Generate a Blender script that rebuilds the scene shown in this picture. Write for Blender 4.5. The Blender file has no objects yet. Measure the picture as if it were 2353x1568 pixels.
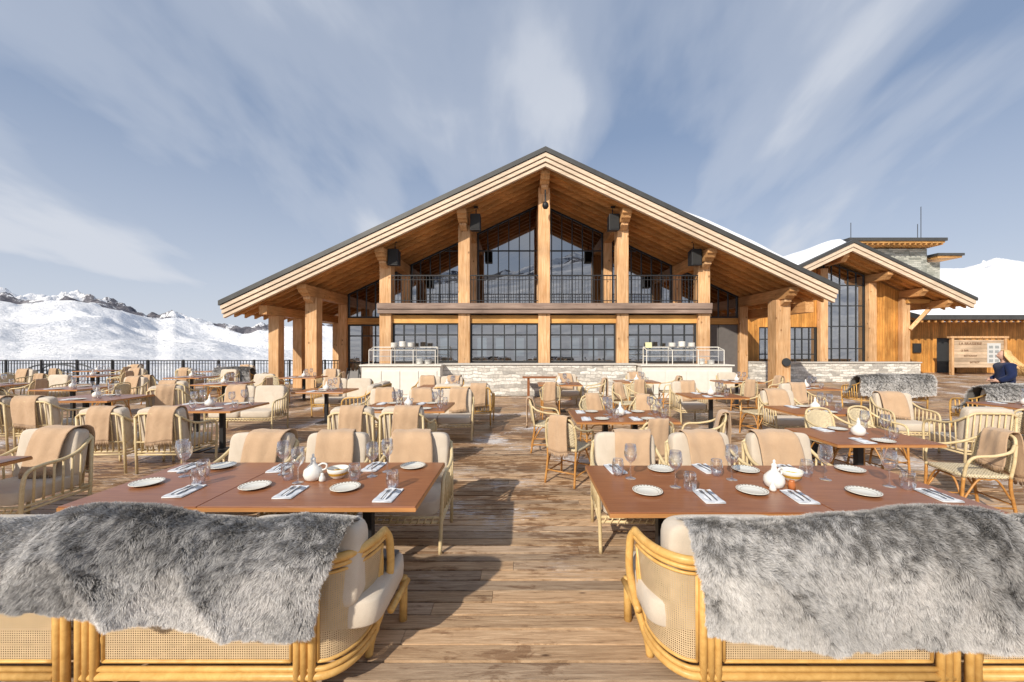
import bpy, math, random
import numpy as np
from mathutils import Vector, Matrix, Euler
random.seed(7); np.random.seed(7)
scene=bpy.context.scene
COL=scene.collection
scene.view_settings.view_transform='Standard'
scene.view_settings.look='None'
scene.view_settings.exposure=0

# ------------------------------------------------------------------ noise
_lat=np.random.RandomState(3).rand(256,256)
def vn(x,y):
    x=np.asarray(x,float); y=np.asarray(y,float)
    xi=np.floor(x).astype(int); yi=np.floor(y).astype(int)
    fx=x-xi; fy=y-yi; fx=fx*fx*(3-2*fx); fy=fy*fy*(3-2*fy)
    a=_lat[xi%256,yi%256]; b=_lat[(xi+1)%256,yi%256]; c=_lat[xi%256,(yi+1)%256]; d=_lat[(xi+1)%256,(yi+1)%256]
    return (a*(1-fx)+b*fx)*(1-fy)+(c*(1-fx)+d*fx)*fy
def fbm(x,y,o=4):
    r=0; a=.5
    for i in range(o):
        r=r+a*vn(x*2**i+17*i,y*2**i+31*i); a*=.5
    return r/(1-.5**o)

# ------------------------------------------------------------------ materials
def newmat(name):
    m=bpy.data.materials.new(name); m.use_nodes=True
    nt=m.node_tree; nt.nodes.clear()
    out=nt.nodes.new('ShaderNodeOutputMaterial')
    return m,nt,out
def nd(nt,t,ins=None,**kw):
    n=nt.nodes.new('ShaderNode'+t)
    for k,v in kw.items(): setattr(n,k,v)
    if ins:
        for k,v in ins.items():
            if isinstance(v,bpy.types.NodeSocket): nt.links.new(v,n.inputs[k])
            else: n.inputs[k].default_value=v
    return n
def ramp(nt,fac,stops,interp='LINEAR'):
    n=nt.nodes.new('ShaderNodeValToRGB'); nt.links.new(fac,n.inputs[0]); n.color_ramp.interpolation=interp
    e=n.color_ramp.elements
    while len(e)<len(stops): e.new(0.5)
    for i,(p,c) in enumerate(stops):
        e[i].position=p; e[i].color=(c[0],c[1],c[2],1) if hasattr(c,'__len__') else (c,c,c,1)
    return n.outputs[0]
def mixc(nt,fac,a,b,mode='MIX'):
    n=nt.nodes.new('ShaderNodeMix'); n.data_type='RGBA'; n.blend_type=mode
    for s,v in ((n.inputs[0],fac),(n.inputs[6],a),(n.inputs[7],b)):
        if isinstance(v,bpy.types.NodeSocket): nt.links.new(v,s)
        else: s.default_value=v if not hasattr(v,'__len__') else (v[0],v[1],v[2],1)
    return n.outputs[2]
def mth(nt,op,a,b=None):
    n=nt.nodes.new('ShaderNodeMath'); n.operation=op
    for i,v in enumerate((a,b)):
        if v is None: continue
        if isinstance(v,bpy.types.NodeSocket): nt.links.new(v,n.inputs[i])
        else: n.inputs[i].default_value=v
    return n.outputs[0]
def principled(nt,out,color,rough=.6,bump=None,bstr=.2,bdist=.01,spec=.4,**kw):
    p=nt.nodes.new('ShaderNodeBsdfPrincipled')
    for nm,v in (('Base Color',color),('Roughness',rough),('Specular IOR Level',spec)):
        if isinstance(v,bpy.types.NodeSocket): nt.links.new(v,p.inputs[nm])
        else: p.inputs[nm].default_value=v if not hasattr(v,'__len__') else (v[0],v[1],v[2],1)
    for k,v in kw.items(): p.inputs[k.replace('_',' ')].default_value=v
    if bump is not None:
        b=nd(nt,'Bump',{'Height':bump,'Strength':bstr,'Distance':bdist}); nt.links.new(b.outputs[0],p.inputs['Normal'])
    nt.links.new(p.outputs[0],out.inputs[0])
    return p
def wood(name,c1,c2,grain=(8,8,.7),rough=.6,knots=0.0,board=None,bstr=.25,var=.35,sc=3.0,spec=.3):
    m,nt,out=newmat(name)
    tc=nd(nt,'TexCoord'); obj=tc.outputs['Object']
    mp=nd(nt,'Mapping',{'Vector':obj,'Scale':grain})
    vec=mp.outputs[0]
    bid=None
    if board:
        ax,w=board
        sep=nd(nt,'SeparateXYZ',{0:obj}); c=mth(nt,'DIVIDE',sep.outputs[ax],w)
        fl=mth(nt,'FLOOR',c); fr=mth(nt,'FRACT',c)
        wn=nd(nt,'TexWhiteNoise',{'W':fl},noise_dimensions='1D'); bid=wn.outputs['Value']
        off=nd(nt,'CombineXYZ',{0:mth(nt,'MULTIPLY',bid,31.0),1:mth(nt,'MULTIPLY',bid,17.0),2:mth(nt,'MULTIPLY',bid,23.0)})
        va=nd(nt,'VectorMath',{0:vec,1:off.outputs[0]},operation='ADD'); vec=va.outputs[0]
        gap=mth(nt,'LESS_THAN',fr,.05)
    n1=nd(nt,'TexNoise',{'Vector':vec,'Scale':sc,'Detail':7.0,'Roughness':.65,'Distortion':.6})
    col=ramp(nt,n1.outputs['Fac'],[(.3,c1),(.7,c2)])
    n2=nd(nt,'TexNoise',{'Vector':obj,'Scale':.9,'Detail':3.0})
    v=ramp(nt,n2.outputs['Fac'],[(.3,1-var),(.7,1.0+var*.4)])
    col=mixc(nt,1.0,col,v,'MULTIPLY')
    if knots:
        kv=nd(nt,'Mapping',{'Vector':obj,'Scale':tuple(max(.8,g*.22) if g>2 else 1.1 for g in grain)})
        vo=nd(nt,'TexVoronoi',{'Vector':kv.outputs[0],'Scale':2.4})
        k=ramp(nt,vo.outputs['Distance'],[(.05,knots),(.16,0)])
        col=mixc(nt,k,col,(c1[0]*.3,c1[1]*.25,c1[2]*.2))
    h=n1.outputs['Fac']
    if board:
        bv=ramp(nt,bid,[(0,.72),(1,1.15)])
        col=mixc(nt,1.0,col,bv,'MULTIPLY')
        col=mixc(nt,gap,col,(c1[0]*.15,c1[1]*.15,c1[2]*.15))
        h=mth(nt,'SUBTRACT',h,mth(nt,'MULTIPLY',gap,2.0))
    principled(nt,out,col,rough,h,bstr,.01,spec)
    return m
def plain(name,c,rough=.5,spec=.4,var=.12,scale=6.0,bstr=.05,metal=0.0,**kw):
    m,nt,out=newmat(name)
    tc=nd(nt,'TexCoord')
    n=nd(nt,'TexNoise',{'Vector':tc.outputs['Object'],'Scale':scale,'Detail':5.0})
    v=ramp(nt,n.outputs['Fac'],[(.3,1-var),(.7,1+var*.5)])
    col=mixc(nt,1.0,c,v,'MULTIPLY')
    principled(nt,out,col,rough,n.outputs['Fac'],bstr,.01,spec,Metallic=metal,**kw)
    return m
def fabric(name,c,c2=None,scale=420.0,bstr=.25,bd=.01,sheen=.12):
    m,nt,out=newmat(name); tc=nd(nt,'TexCoord'); o=tc.outputs['Object']
    w=nd(nt,'TexNoise',{'Vector':o,'Scale':scale,'Detail':2.0})
    n=nd(nt,'TexNoise',{'Vector':o,'Scale':7.0,'Detail':4.0,'Distortion':.8})
    col=mixc(nt,ramp(nt,n.outputs['Fac'],[(.3,0),(.7,1)]),c,c2 or tuple(x*.86 for x in c))
    col=mixc(nt,.35,col,ramp(nt,w.outputs['Fac'],[(.3,tuple(.6*x for x in c)),(.7,c)]))
    h=mth(nt,'ADD',mth(nt,'MULTIPLY',n.outputs['Fac'],3.0),w.outputs['Fac'])
    p=principled(nt,out,col,.9,h,bstr,bd,.1)
    p.inputs['Sheen Weight'].default_value=sheen
    return m
def snowmat(name,c=(.86,.88,.92)):
    m,nt,out=newmat(name); tc=nd(nt,'TexCoord')
    n=nd(nt,'TexNoise',{'Vector':tc.outputs['Object'],'Scale':1.5,'Detail':6.0})
    col=ramp(nt,n.outputs['Fac'],[(.3,tuple(x*.93 for x in c)),(.7,c)])
    principled(nt,out,col,.7,n.outputs['Fac'],.3,.05,.2)
    return m
def thin_glass(name,fac,tint,rough=.0,fres=.55,blend=.35):
    m,nt,out=newmat(name)
    t=nd(nt,'BsdfTransparent',{'Color':(*tint,1)})
    g=nd(nt,'BsdfGlossy',{'Color':(.97,.98,1,1),'Roughness':rough})
    mx=nd(nt,'MixShader',{1:t.outputs[0],2:g.outputs[0]})
    lw=nd(nt,'LayerWeight',{'Blend':blend})
    f=mth(nt,'ADD',mth(nt,'MULTIPLY',lw.outputs['Facing'],fres),fac); f=mth(nt,'MINIMUM',f,.95)
    nt.links.new(f,mx.inputs[0])
    nt.links.new(mx.outputs[0],out.inputs[0])
    return m
def canemat(name,c,hole=.45):
    m,nt,out=newmat(name); tc=nd(nt,'TexCoord')
    sep=nd(nt,'SeparateXYZ',{0:tc.outputs['UV']})
    fx=mth(nt,'FRACT',sep.outputs[0]); fy=mth(nt,'FRACT',sep.outputs[1])
    h=mth(nt,'MULTIPLY',mth(nt,'LESS_THAN',fx,hole),mth(nt,'LESS_THAN',fy,hole))
    n=nd(nt,'TexNoise',{'Vector':tc.outputs['Object'],'Scale':25.0})
    col=mixc(nt,n.outputs['Fac'],c,tuple(x*.72 for x in c))
    p=nd(nt,'BsdfPrincipled',{'Base Color':col,'Roughness':.6})
    t=nd(nt,'BsdfTransparent')
    mx=nd(nt,'MixShader',{0:h,1:p.outputs[0],2:t.outputs[0]}); nt.links.new(mx.outputs[0],out.inputs[0])
    return m
def weavemat(name,c,dark):
    m,nt,out=newmat(name); tc=nd(nt,'TexCoord')
    ck=nd(nt,'TexChecker',{'Vector':tc.outputs['Object'],'Scale':75.0})
    n=nd(nt,'TexNoise',{'Vector':tc.outputs['Object'],'Scale':60.0})
    f=mth(nt,'MULTIPLY',ck.outputs['Fac'],ramp(nt,n.outputs['Fac'],[(.35,0),(.6,.8)]))
    principled(nt,out,mixc(nt,f,c,dark),.6,ck.outputs['Fac'],.5,.004)
    return m
def stonemat(name,row=.12,bw=.38,cols=((.40,.38,.35),(.70,.66,.59),(.86,.84,.78)),mortar=(.48,.45,.40),ax=0):
    m,nt,out=newmat(name); tc=nd(nt,'TexCoord'); o=tc.outputs['Object']
    sep=nd(nt,'SeparateXYZ',{0:o})
    n0=nd(nt,'TexNoise',{'Vector':o,'Scale':2.2,'Detail':2.0})
    n01=nd(nt,'TexNoise',{'Vector':o,'Scale':3.1,'Detail':2.0})
    u=mth(nt,'ADD',sep.outputs[ax] if ax<2 else mth(nt,'ADD',sep.outputs[0],sep.outputs[1]),mth(nt,'MULTIPLY',n0.outputs['Fac'],.5))
    v=mth(nt,'ADD',sep.outputs[2],mth(nt,'MULTIPLY',n01.outputs['Fac'],.16))
    cv=nd(nt,'CombineXYZ',{0:u,1:v})
    b=nd(nt,'TexBrick',{'Vector':cv.outputs[0],'Scale':1.0,'Mortar Size':.010,'Brick Width':bw,'Row Height':row,'Color1':(0,0,0,1),'Color2':(1,1,1,1),'Mortar':(.5,.5,.5,1),'Mortar Smooth':.3})
    col=ramp(nt,b.outputs['Color'],[(0,cols[0]),(.45,cols[1]),(1,cols[2])])
    n2=nd(nt,'TexNoise',{'Vector':o,'Scale':14.0,'Detail':5.0})
    col=mixc(nt,1.0,col,ramp(nt,n2.outputs['Fac'],[(.3,.75),(.7,1.1)]),'MULTIPLY')
    col=mixc(nt,b.outputs['Fac'],col,mortar)
    h=mth(nt,'SUBTRACT',mth(nt,'ADD',mth(nt,'MULTIPLY',n2.outputs['Fac'],.6),b.outputs['Color']),mth(nt,'MULTIPLY',b.outputs['Fac'],1.5))
    principled(nt,out,col,.85,h,.7,.03,.2)
    return m

M={}
M['post']=wood('pine_post',(.54,.27,.10),(.86,.57,.32),(7,7,.5),.65,.8,var=.28)
M['beam_y']=wood('pine_beam',(.48,.23,.08),(.78,.45,.20),(7,.5,7),.6,.5)
M['beam_x']=wood('lintel_beam',(.58,.28,.07),(.84,.48,.16),(.5,7,7),.6,.3)
M['grey_beam']=wood('weathered_balcony_beam',(.22,.15,.12),(.40,.30,.24),(.4,6,6),.7,.2)
M['soffit']=wood('soffit_boards',(.62,.27,.065),(.95,.55,.20),(.8,7,7),.6,.6,board=(1,.16))
M['rafter']=wood('rafter_wood',(.46,.20,.055),(.78,.42,.15),(.6,7,7),.6,.4)
M['barge']=wood('cream_fascia_board',(.60,.45,.32),(.82,.68,.52),(.5,7,7),.6,.2,var=.15)
M['flash']=plain('dark_zinc_flashing',(.08,.08,.077),.45,var=.2,scale=2,metal=.3)
M['cedar']=wood('orange_cedar_cladding',(.50,.19,.035),(.88,.45,.12),(6,6,.5),.6,.35,board=(0,.14),var=.4)
M['frame']=plain('dark_window_frame',(.035,.038,.04),.4)
M['iron']=plain('black_iron',(.02,.02,.022),.5)
M['lift']=plain('grey_lift_steel',(.10,.11,.12),.5)
M['glass']=thin_glass('window_glass',.34,(.10,.13,.14))
M['wine']=thin_glass('drinking_glass',.05,(.985,.99,.99),0,.8,.5)
M['stone']=stonemat('pale_rubble_stone')
M['stone_grey']=stonemat('grey_tower_stone',.14,.42,((.22,.23,.20),(.38,.39,.34),(.52,.52,.46)),(.30,.30,.27),2)
M['snow']=snowmat('snow')
M['grey_panel']=plain('grey_metal_panel',(.14,.13,.125),.5)
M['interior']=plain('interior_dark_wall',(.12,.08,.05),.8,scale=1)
M['counter']=plain('cream_painted_counter',(.78,.75,.68),.55,var=.06)
M['white']=plain('white_ceramic',(.80,.78,.73),.25,var=.04,bstr=.02)
M['paper']=plain('white_paper',(.62,.62,.60),.7,var=.03)
M['honey']=wood('honey_rattan_frame',(.58,.32,.085),(.78,.49,.165),(3,3,3),.42,.0,var=.15,sc=6,bstr=.05,spec=.4)
M['rattan']=wood('pale_rattan',(.60,.46,.24),(.78,.63,.38),(3,3,3),.45,.0,var=.2,sc=8,bstr=.1,spec=.4)
M['brownrattan']=wood('amber_rattan',(.44,.18,.04),(.68,.35,.10),(3,3,3),.4,.0,var=.25,sc=8,bstr=.1,spec=.45)
M['cane']=canemat('woven_cane',(.66,.49,.29))
M['weave']=weavemat('cream_woven_seat',(.72,.62,.42),(.18,.12,.06))
M['cushion']=fabric('cream_cushion_linen',(.70,.61,.50),(.62,.53,.42),420,.35,.012)
M['throw']=fabric('camel_wool_throw',(.61,.42,.265),(.53,.35,.215),300.0,.45,.012,.25)
M['napkin']=fabric('white_linen_napkin',(.78,.80,.83),(.70,.72,.75),500.0,.2,.01,.05)
M['table']=wood('varnished_table_wood',(.25,.088,.036),(.37,.150,.062),(.8,9,9),.30,.0,var=.14,sc=4,bstr=.05,spec=.45)
M['edge']=wood('table_edge_wood',(.46,.20,.065),(.60,.29,.11),(.8,9,9),.35,.0,var=.15,sc=4,bstr=.05,spec=.5)
M['steel']=plain('cutlery_steel',(.35,.35,.36),.2,metal=1.0,var=.05)
M['amber']=plain('amber_jar',(.50,.16,.05),.2)
M['yellow']=plain('yellow_notice',(.72,.71,.40),.6)
M['red']=fabric('red_curtain',(.35,.03,.03),None,200.0)
M['coping']=plain('stone_coping',(.56,.53,.48),.8,scale=12,bstr=.4)
M['grille']=plain('speaker_grille',(.03,.03,.03),.9,scale=200,bstr=.5)

def platemat():
    m,nt,out=newmat('patterned_plate'); tc=nd(nt,'TexCoord'); sep=nd(nt,'SeparateXYZ',{0:tc.outputs['Object']})
    x,y=sep.outputs[0],sep.outputs[1]
    r=mth(nt,'SQRT',mth(nt,'ADD',mth(nt,'MULTIPLY',x,x),mth(nt,'MULTIPLY',y,y)))
    a=mth(nt,'ARCTAN2',y,x)
    w=mth(nt,'GREATER_THAN',mth(nt,'SINE',mth(nt,'MULTIPLY',a,26.0)),-.2)
    band=mth(nt,'MULTIPLY',mth(nt,'GREATER_THAN',r,.092),mth(nt,'LESS_THAN',r,.1))
    ring=mth(nt,'MULTIPLY',mth(nt,'GREATER_THAN',r,.073),mth(nt,'LESS_THAN',r,.077))
    f=mth(nt,'ADD',mth(nt,'MULTIPLY',band,w),mth(nt,'MULTIPLY',ring,.5))
    principled(nt,out,mixc(nt,f,(.76,.74,.66),(.20,.15,.09)),.2)
    return m
M['plate']=platemat()
def bowlmat():
    m,nt,out=newmat('bowl_with_ochre_band'); tc=nd(nt,'TexCoord'); sep=nd(nt,'SeparateXYZ',{0:tc.outputs['Object']})
    z=sep.outputs[2]; f=mth(nt,'MULTIPLY',mth(nt,'GREATER_THAN',z,.03),mth(nt,'LESS_THAN',z,.052))
    principled(nt,out,mixc(nt,f,(.78,.76,.68),(.58,.34,.06)),.2)
    return m
M['bowl']=bowlmat()

def deckmat():
    m,nt,out=newmat('weathered_deck_planks'); tc=nd(nt,'TexCoord'); o=tc.outputs['Object']
    at=nd(nt,'Attribute',attribute_name='tint'); rnd=at.outputs['Fac']
    off=nd(nt,'CombineXYZ',{0:mth(nt,'MULTIPLY',rnd,57.0),1:mth(nt,'MULTIPLY',rnd,91.0)})
    va=nd(nt,'VectorMath',{0:o,1:off.outputs[0]},operation='ADD')
    mp=nd(nt,'Mapping',{'Vector':va.outputs[0],'Scale':(.8,14,1)})
    g=nd(nt,'TexNoise',{'Vector':mp.outputs[0],'Scale':3.5,'Detail':10.0,'Roughness':.75,'Distortion':.9})
    col=ramp(nt,g.outputs['Fac'],[(.28,(.14,.078,.042)),(.43,(.40,.255,.145)),(.58,(.57,.39,.235)),(.75,(.70,.53,.36))])
    rv=ramp(nt,rnd,[(0,.66),(.5,.96),(1,1.16)])
    col=mixc(nt,1.0,col,rv,'MULTIPLY')
    grey=mth(nt,'MULTIPLY',mth(nt,'GREATER_THAN',mth(nt,'FRACT',mth(nt,'MULTIPLY',rnd,7.3)),.6),.25)
    col=mixc(nt,grey,col,mixc(nt,1.0,ramp(nt,g.outputs['Fac'],[(.3,(.20,.17,.14)),(.7,(.60,.54,.47))]),rv,'MULTIPLY'))
    km=nd(nt,'Mapping',{'Vector':va.outputs[0],'Scale':(1.6,4.5,1)})
    vo=nd(nt,'TexVoronoi',{'Vector':km.outputs[0],'Scale':1.6})
    k=ramp(nt,vo.outputs['Distance'],[(.03,.9),(.10,0)])
    col=mixc(nt,k,col,(.08,.04,.02))
    wm=nd(nt,'Mapping',{'Vector':va.outputs[0],'Scale':(1.5,5.5,1)})
    w=nd(nt,'TexNoise',{'Vector':wm.outputs[0],'Scale':2.1,'Detail':9.0,'Roughness':.72,'Distortion':.6})
    w2=nd(nt,'TexNoise',{'Vector':o,'Scale':.8,'Detail':5.0})
    sy=nd(nt,'SeparateXYZ',{0:o}); yn=mth(nt,'DIVIDE',sy.outputs[1],12.0)
    bias=ramp(nt,yn,[(.22,0.0),(.42,.085)])
    ws=mth(nt,'ADD',mth(nt,'ADD',w.outputs['Fac'],mth(nt,'MULTIPLY',mth(nt,'SUBTRACT',w2.outputs['Fac'],.5),.6)),bias)
    wet=mth(nt,'MULTIPLY',ramp(nt,ws,[(.55,0),(.62,1)]),ramp(nt,yn,[(.20,.7),(.40,1.0)]))
    col=mixc(nt,wet,col,mixc(nt,1.0,col,(.46,.36,.29),'MULTIPLY'))
    s=nd(nt,'TexNoise',{'Vector':mp.outputs[0],'Scale':5.5,'Detail':8.0,'Roughness':.78})
    s2=nd(nt,'TexNoise',{'Vector':o,'Scale':.9,'Detail':5.0})
    ss=mth(nt,'ADD',s.outputs['Fac'],mth(nt,'MULTIPLY',mth(nt,'SUBTRACT',s2.outputs['Fac'],.5),1.0))
    sn=ramp(nt,ss,[(.60,0),(.66,1)])
    nearfade=ramp(nt,yn,[(.25,.08),(.36,.75)])
    col=mixc(nt,mth(nt,'MULTIPLY',sn,nearfade),col,(.76,.76,.78))
    rough=mth(nt,'SUBTRACT',.72,mth(nt,'MULTIPLY',wet,.38))
    principled(nt,out,col,rough,g.outputs['Fac'],.6,.008,.35)
    return m
M['deck']=deckmat()

def terrainmat():
    m,nt,out=newmat('snowfield'); tc=nd(nt,'TexCoord'); o=tc.outputs['Object']
    at=nd(nt,'Attribute',attribute_name='rock'); r=at.outputs['Fac']
    mp=nd(nt,'Mapping',{'Vector':o,'Scale':(1,1,.45)})
    n=nd(nt,'TexNoise',{'Vector':mp.outputs[0],'Scale':.030,'Detail':12.0,'Roughness':.75})
    f=ramp(nt,mth(nt,'ADD',mth(nt,'MULTIPLY',r,.54),mth(nt,'MULTIPLY',n.outputs['Fac'],.9)),[(.72,0),(.745,1)])
    n2=nd(nt,'TexNoise',{'Vector':o,'Scale':.010,'Detail':11.0,'Roughness':.68})
    sc=ramp(nt,n2.outputs['Fac'],[(.35,(.86,.88,.92)),(.65,(.94,.94,.95))])
    n3=nd(nt,'TexNoise',{'Vector':o,'Scale':.08,'Detail':8.0})
    rc=ramp(nt,n3.outputs['Fac'],[(.3,(.08,.08,.10)),(.7,(.26,.25,.27))])
    principled(nt,out,mixc(nt,f,sc,rc),.85,n2.outputs['Fac'],1.0,24.0,.1)
    return m
M['terrain']=terrainmat()
def furmat():
    m,nt,out=newmat('grey_faux_fur'); at=nd(nt,'Attribute',attribute_name='furcol')
    principled(nt,out,at.outputs['Color'],.6,None,spec=.35)
    return m
M['fur']=furmat()

# ------------------------------------------------------------------ geometry accumulator
class G:
    def __init__(s): s.v=[]; s.f=[]
    def add(s,vs,fs,mx=None):
        o=len(s.v)
        if mx is not None: vs=[tuple(mx@Vector(p)) for p in vs]
        s.v+= [tuple(p) for p in vs]; s.f+=[tuple(i+o for i in f) for f in fs]
        return s
    def box(s,x0,x1,y0,y1,z0,z1,mx=None):
        if x0>x1:x0,x1=x1,x0
        if y0>y1:y0,y1=y1,y0
        if z0>z1:z0,z1=z1,z0
        v=[(x0,y0,z0),(x1,y0,z0),(x1,y1,z0),(x0,y1,z0),(x0,y0,z1),(x1,y0,z1),(x1,y1,z1),(x0,y1,z1)]
        return s.add(v,[(0,3,2,1),(4,5,6,7),(0,1,5,4),(1,2,6,5),(2,3,7,6),(3,0,4,7)],mx)
    def prism(s,poly,y0,y1,mx=None):
        n=len(poly); v=[(x,y0,z) for x,z in poly]+[(x,y1,z) for x,z in poly]
        f=[tuple(range(n)),tuple(range(2*n-1,n-1,-1))]+[(i,i+n,(i+1)%n+n,(i+1)%n) for i in range(n)]
        return s.add(v,f,mx)
    def prismx(s,poly,x0,x1,mx=None):
        n=len(poly); v=[(x0,y,z) for y,z in poly]+[(x1,y,z) for y,z in poly]
        f=[tuple(range(n)),tuple(range(2*n-1,n-1,-1))]+[(i,i+n,(i+1)%n+n,(i+1)%n) for i in range(n)]
        return s.add(v,f,mx)
    def tube(s,pts,r,n=8,mx=None):
        pts=[Vector(p) for p in pts]; k=len(pts)
        rs=r if hasattr(r,'__len__') else [r]*k
        up=Vector((0,0,1)); vs=[]; prev=None
        for i,p in enumerate(pts):
            t=(pts[min(i+1,k-1)]-pts[max(i-1,0)]).normalized()
            if prev is None:
                a=up if abs(t.dot(up))<.9 else Vector((1,0,0)); x=t.cross(a).normalized()
            else:
                x=(prev-t*prev.dot(t)).normalized()
            prev=x; y=t.cross(x)
            for j in range(n):
                an=2*math.pi*j/n; vs.append(tuple(p+(x*math.cos(an)+y*math.sin(an))*rs[i]))
        fs=[(i*n+j,i*n+(j+1)%n,(i+1)*n+(j+1)%n,(i+1)*n+j) for i in range(k-1) for j in range(n)]
        fs+=[tuple(range(n-1,-1,-1)),tuple((k-1)*n+j for j in range(n))]
        return s.add(vs,fs,mx)
    def lathe(s,prof,n=24,mx=None,c=(0,0,0)):
        vs=[(c[0]+r*math.cos(2*math.pi*j/n),c[1]+r*math.sin(2*math.pi*j/n),c[2]+z) for r,z in prof for j in range(n)]
        fs=[(i*n+j,i*n+(j+1)%n,(i+1)*n+(j+1)%n,(i+1)*n+j) for i in range(len(prof)-1) for j in range(n)]
        return s.add(vs,fs,mx)
    def cushion(s,c,h,e=.32,tilt=0,nu=28,nv=16):
        mx=Matrix.Translation(c)@Matrix.Rotation(tilt,4,'X')
        sp=lambda a,e: math.copysign(abs(a)**e,a)
        vs=[]
        for i in range(nv+1):
            ph=-math.pi/2+math.pi*i/nv
            for j in range(nu):
                th=2*math.pi*j/nu
                x=sp(math.cos(ph),e)*sp(math.cos(th),e); y=sp(math.cos(ph),e)*sp(math.sin(th),e); z=sp(math.sin(ph),e)
                vs.append((x*h[0],y*h[1],z*h[2]))
        fs=[(i*nu+j,i*nu+(j+1)%nu,(i+1)*nu+(j+1)%nu,(i+1)*nu+j) for i in range(nv) for j in range(nu)]
        return s.add(vs,fs,mx)
    def grid(s,fn,nu,nv,mx=None):
        vs=[fn(i/nu,j/nv) for j in range(nv+1) for i in range(nu+1)]
        fs=[(j*(nu+1)+i,j*(nu+1)+i+1,(j+1)*(nu+1)+i+1,(j+1)*(nu+1)+i) for j in range(nv) for i in range(nu)]
        return s.add(vs,fs,mx)
    def make(s,name,mat,parent=None,smooth=False,bevel=0,loc=None,world=True,label=None):
        me=bpy.data.meshes.new(name); me.from_pydata(s.v,[],s.f); me.update()
        if smooth: me.polygons.foreach_set('use_smooth',[True]*len(me.polygons))
        for m in (mat if isinstance(mat,list) else [mat]): me.materials.append(m)
        o=bpy.data.objects.new(name,me); COL.objects.link(o)
        if parent is not None:
            o.parent=parent
            if world:
                t=Vector((0,0,0)); q=parent
                while q is not None: t+=q.location; q=q.parent
                o.location=-t
        if loc: o.location=loc
        if bevel:
            b=o.modifiers.new('bevel','BEVEL'); b.width=bevel; b.segments=2; b.limit_method='ANGLE'
        if label: o['label']=label
        return o
def top(name,label,category,loc=(0,0,0),group=None):
    o=bpy.data.objects.new(name,None); COL.objects.link(o); o.location=loc; o.empty_display_size=.2
    o['label']=label; o['category']=category
    if group:o['group']=group
    return o
def tag(o,label,category,group=None):
    o['label']=label;o['category']=category
    if group:o['group']=group
    return o
def struct(o): o['kind']='structure'; return o
def curve(pts,n=6):
    P=[Vector(p) for p in pts]; P=[P[0]*2-P[1]]+P+[P[-1]*2-P[-2]]; r=[]
    for i in range(1,len(P)-2):
        for k in range(n):
            t=k/n; a,b,c,d=P[i-1],P[i],P[i+1],P[i+2]
            r.append(.5*((2*b)+(c-a)*t+(2*a-5*b+4*c-d)*t*t+(3*b-a-3*c+d)*t**3))
    r.append(P[-2]); return r

class Proto:
    def __init__(s,root): s.root=root; s.used=False
    def place(s,loc,rz=0,label=None,sc=None):
        if not s.used: o=s.root; s.used=True
        else:
            o=s.root.copy(); COL.objects.link(o)
            for ch in list(s.root.children):
                c=ch.copy(); COL.objects.link(c); c.parent=o
                for g in list(ch.children):
                    d=g.copy(); COL.objects.link(d); d.parent=c
        o.location=loc; o.rotation_euler=(0,0,rz)
        o.scale=sc or (1,1,1)
        if label:o['label']=label
        return o

# ------------------------------------------------------------------ camera
cam=bpy.data.cameras.new('camera'); co=bpy.data.objects.new('camera',cam); COL.objects.link(co)
co.location=(0,0,1.8); co.rotation_euler=(math.radians(90),0,0)
cam.sensor_width=36; cam.lens=14.08; cam.shift_x=-.0102; cam.shift_y=.0038
cam.clip_start=.05; cam.clip_end=20000
scene.camera=co

# ------------------------------------------------------------------ light
el=math.radians(32); sd=Vector((-.50,-.86,0)).normalized()*math.cos(el)+Vector((0,0,math.sin(el)))
L=bpy.data.lights.new('sun','SUN'); L.energy=4.7; L.angle=math.radians(.8); L.color=(1,.91,.78)
lo=bpy.data.objects.new('sun',L); COL.objects.link(lo); lo.rotation_euler=sd.to_track_quat('Z','Y').to_euler(); lo.location=(-20,-30,30)
W=bpy.data.worlds.new('World'); scene.world=W; W.use_nodes=True; nt=W.node_tree; nt.nodes.clear()
out=nt.nodes.new('ShaderNodeOutputWorld')
sky=nd(nt,'TexSky',sky_type='NISHITA'); sky.sun_disc=False; sky.sun_elevation=el; sky.sun_rotation=math.atan2(sd.x,sd.y); sky.altitude=1500; sky.air_density=1.0; sky.dust_density=1.0; sky.ozone_density=1.5
tc=nd(nt,'TexCoord'); sp=nd(nt,'SeparateXYZ',{0:tc.outputs['Generated']})
zz=mth(nt,'ADD',mth(nt,'MAXIMUM',sp.outputs[2],0.0),.38)
pv=nd(nt,'CombineXYZ',{0:mth(nt,'DIVIDE',sp.outputs[0],zz),1:mth(nt,'DIVIDE',sp.outputs[1],zz)})
mp=nd(nt,'Mapping',{'Vector':pv.outputs[0],'Rotation':(0,0,math.radians(-14)),'Scale':(1.2,.5,1),'Location':(.4,0,0)})
n1=nd(nt,'TexNoise',{'Vector':mp.outputs[0],'Scale':1.7,'Detail':6.0,'Roughness':.5,'Distortion':.4})
mp2=nd(nt,'Mapping',{'Vector':pv.outputs[0],'Rotation':(0,0,math.radians(48)),'Scale':(1.6,.55,1),'Location':(3,1,0)})
n2=nd(nt,'TexNoise',{'Vector':mp2.outputs[0],'Scale':1.4,'Detail':6.0,'Roughness':.48,'Distortion':.35})
cf=mth(nt,'ADD',mth(nt,'MULTIPLY',n1.outputs['Fac'],.5),mth(nt,'MULTIPLY',n2.outputs['Fac'],.5))
cl=ramp(nt,cf,[(.40,.10),(.50,.50),(.59,.97)],'EASE')
topf=ramp(nt,sp.outputs[2],[(.35,1.0),(.75,.70)])
cl=mth(nt,'MULTIPLY',cl,topf)
hz=ramp(nt,sp.outputs[2],[(0,.95),(.18,.55),(.45,.12)])
fac=mth(nt,'MAXIMUM',cl,hz)
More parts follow.
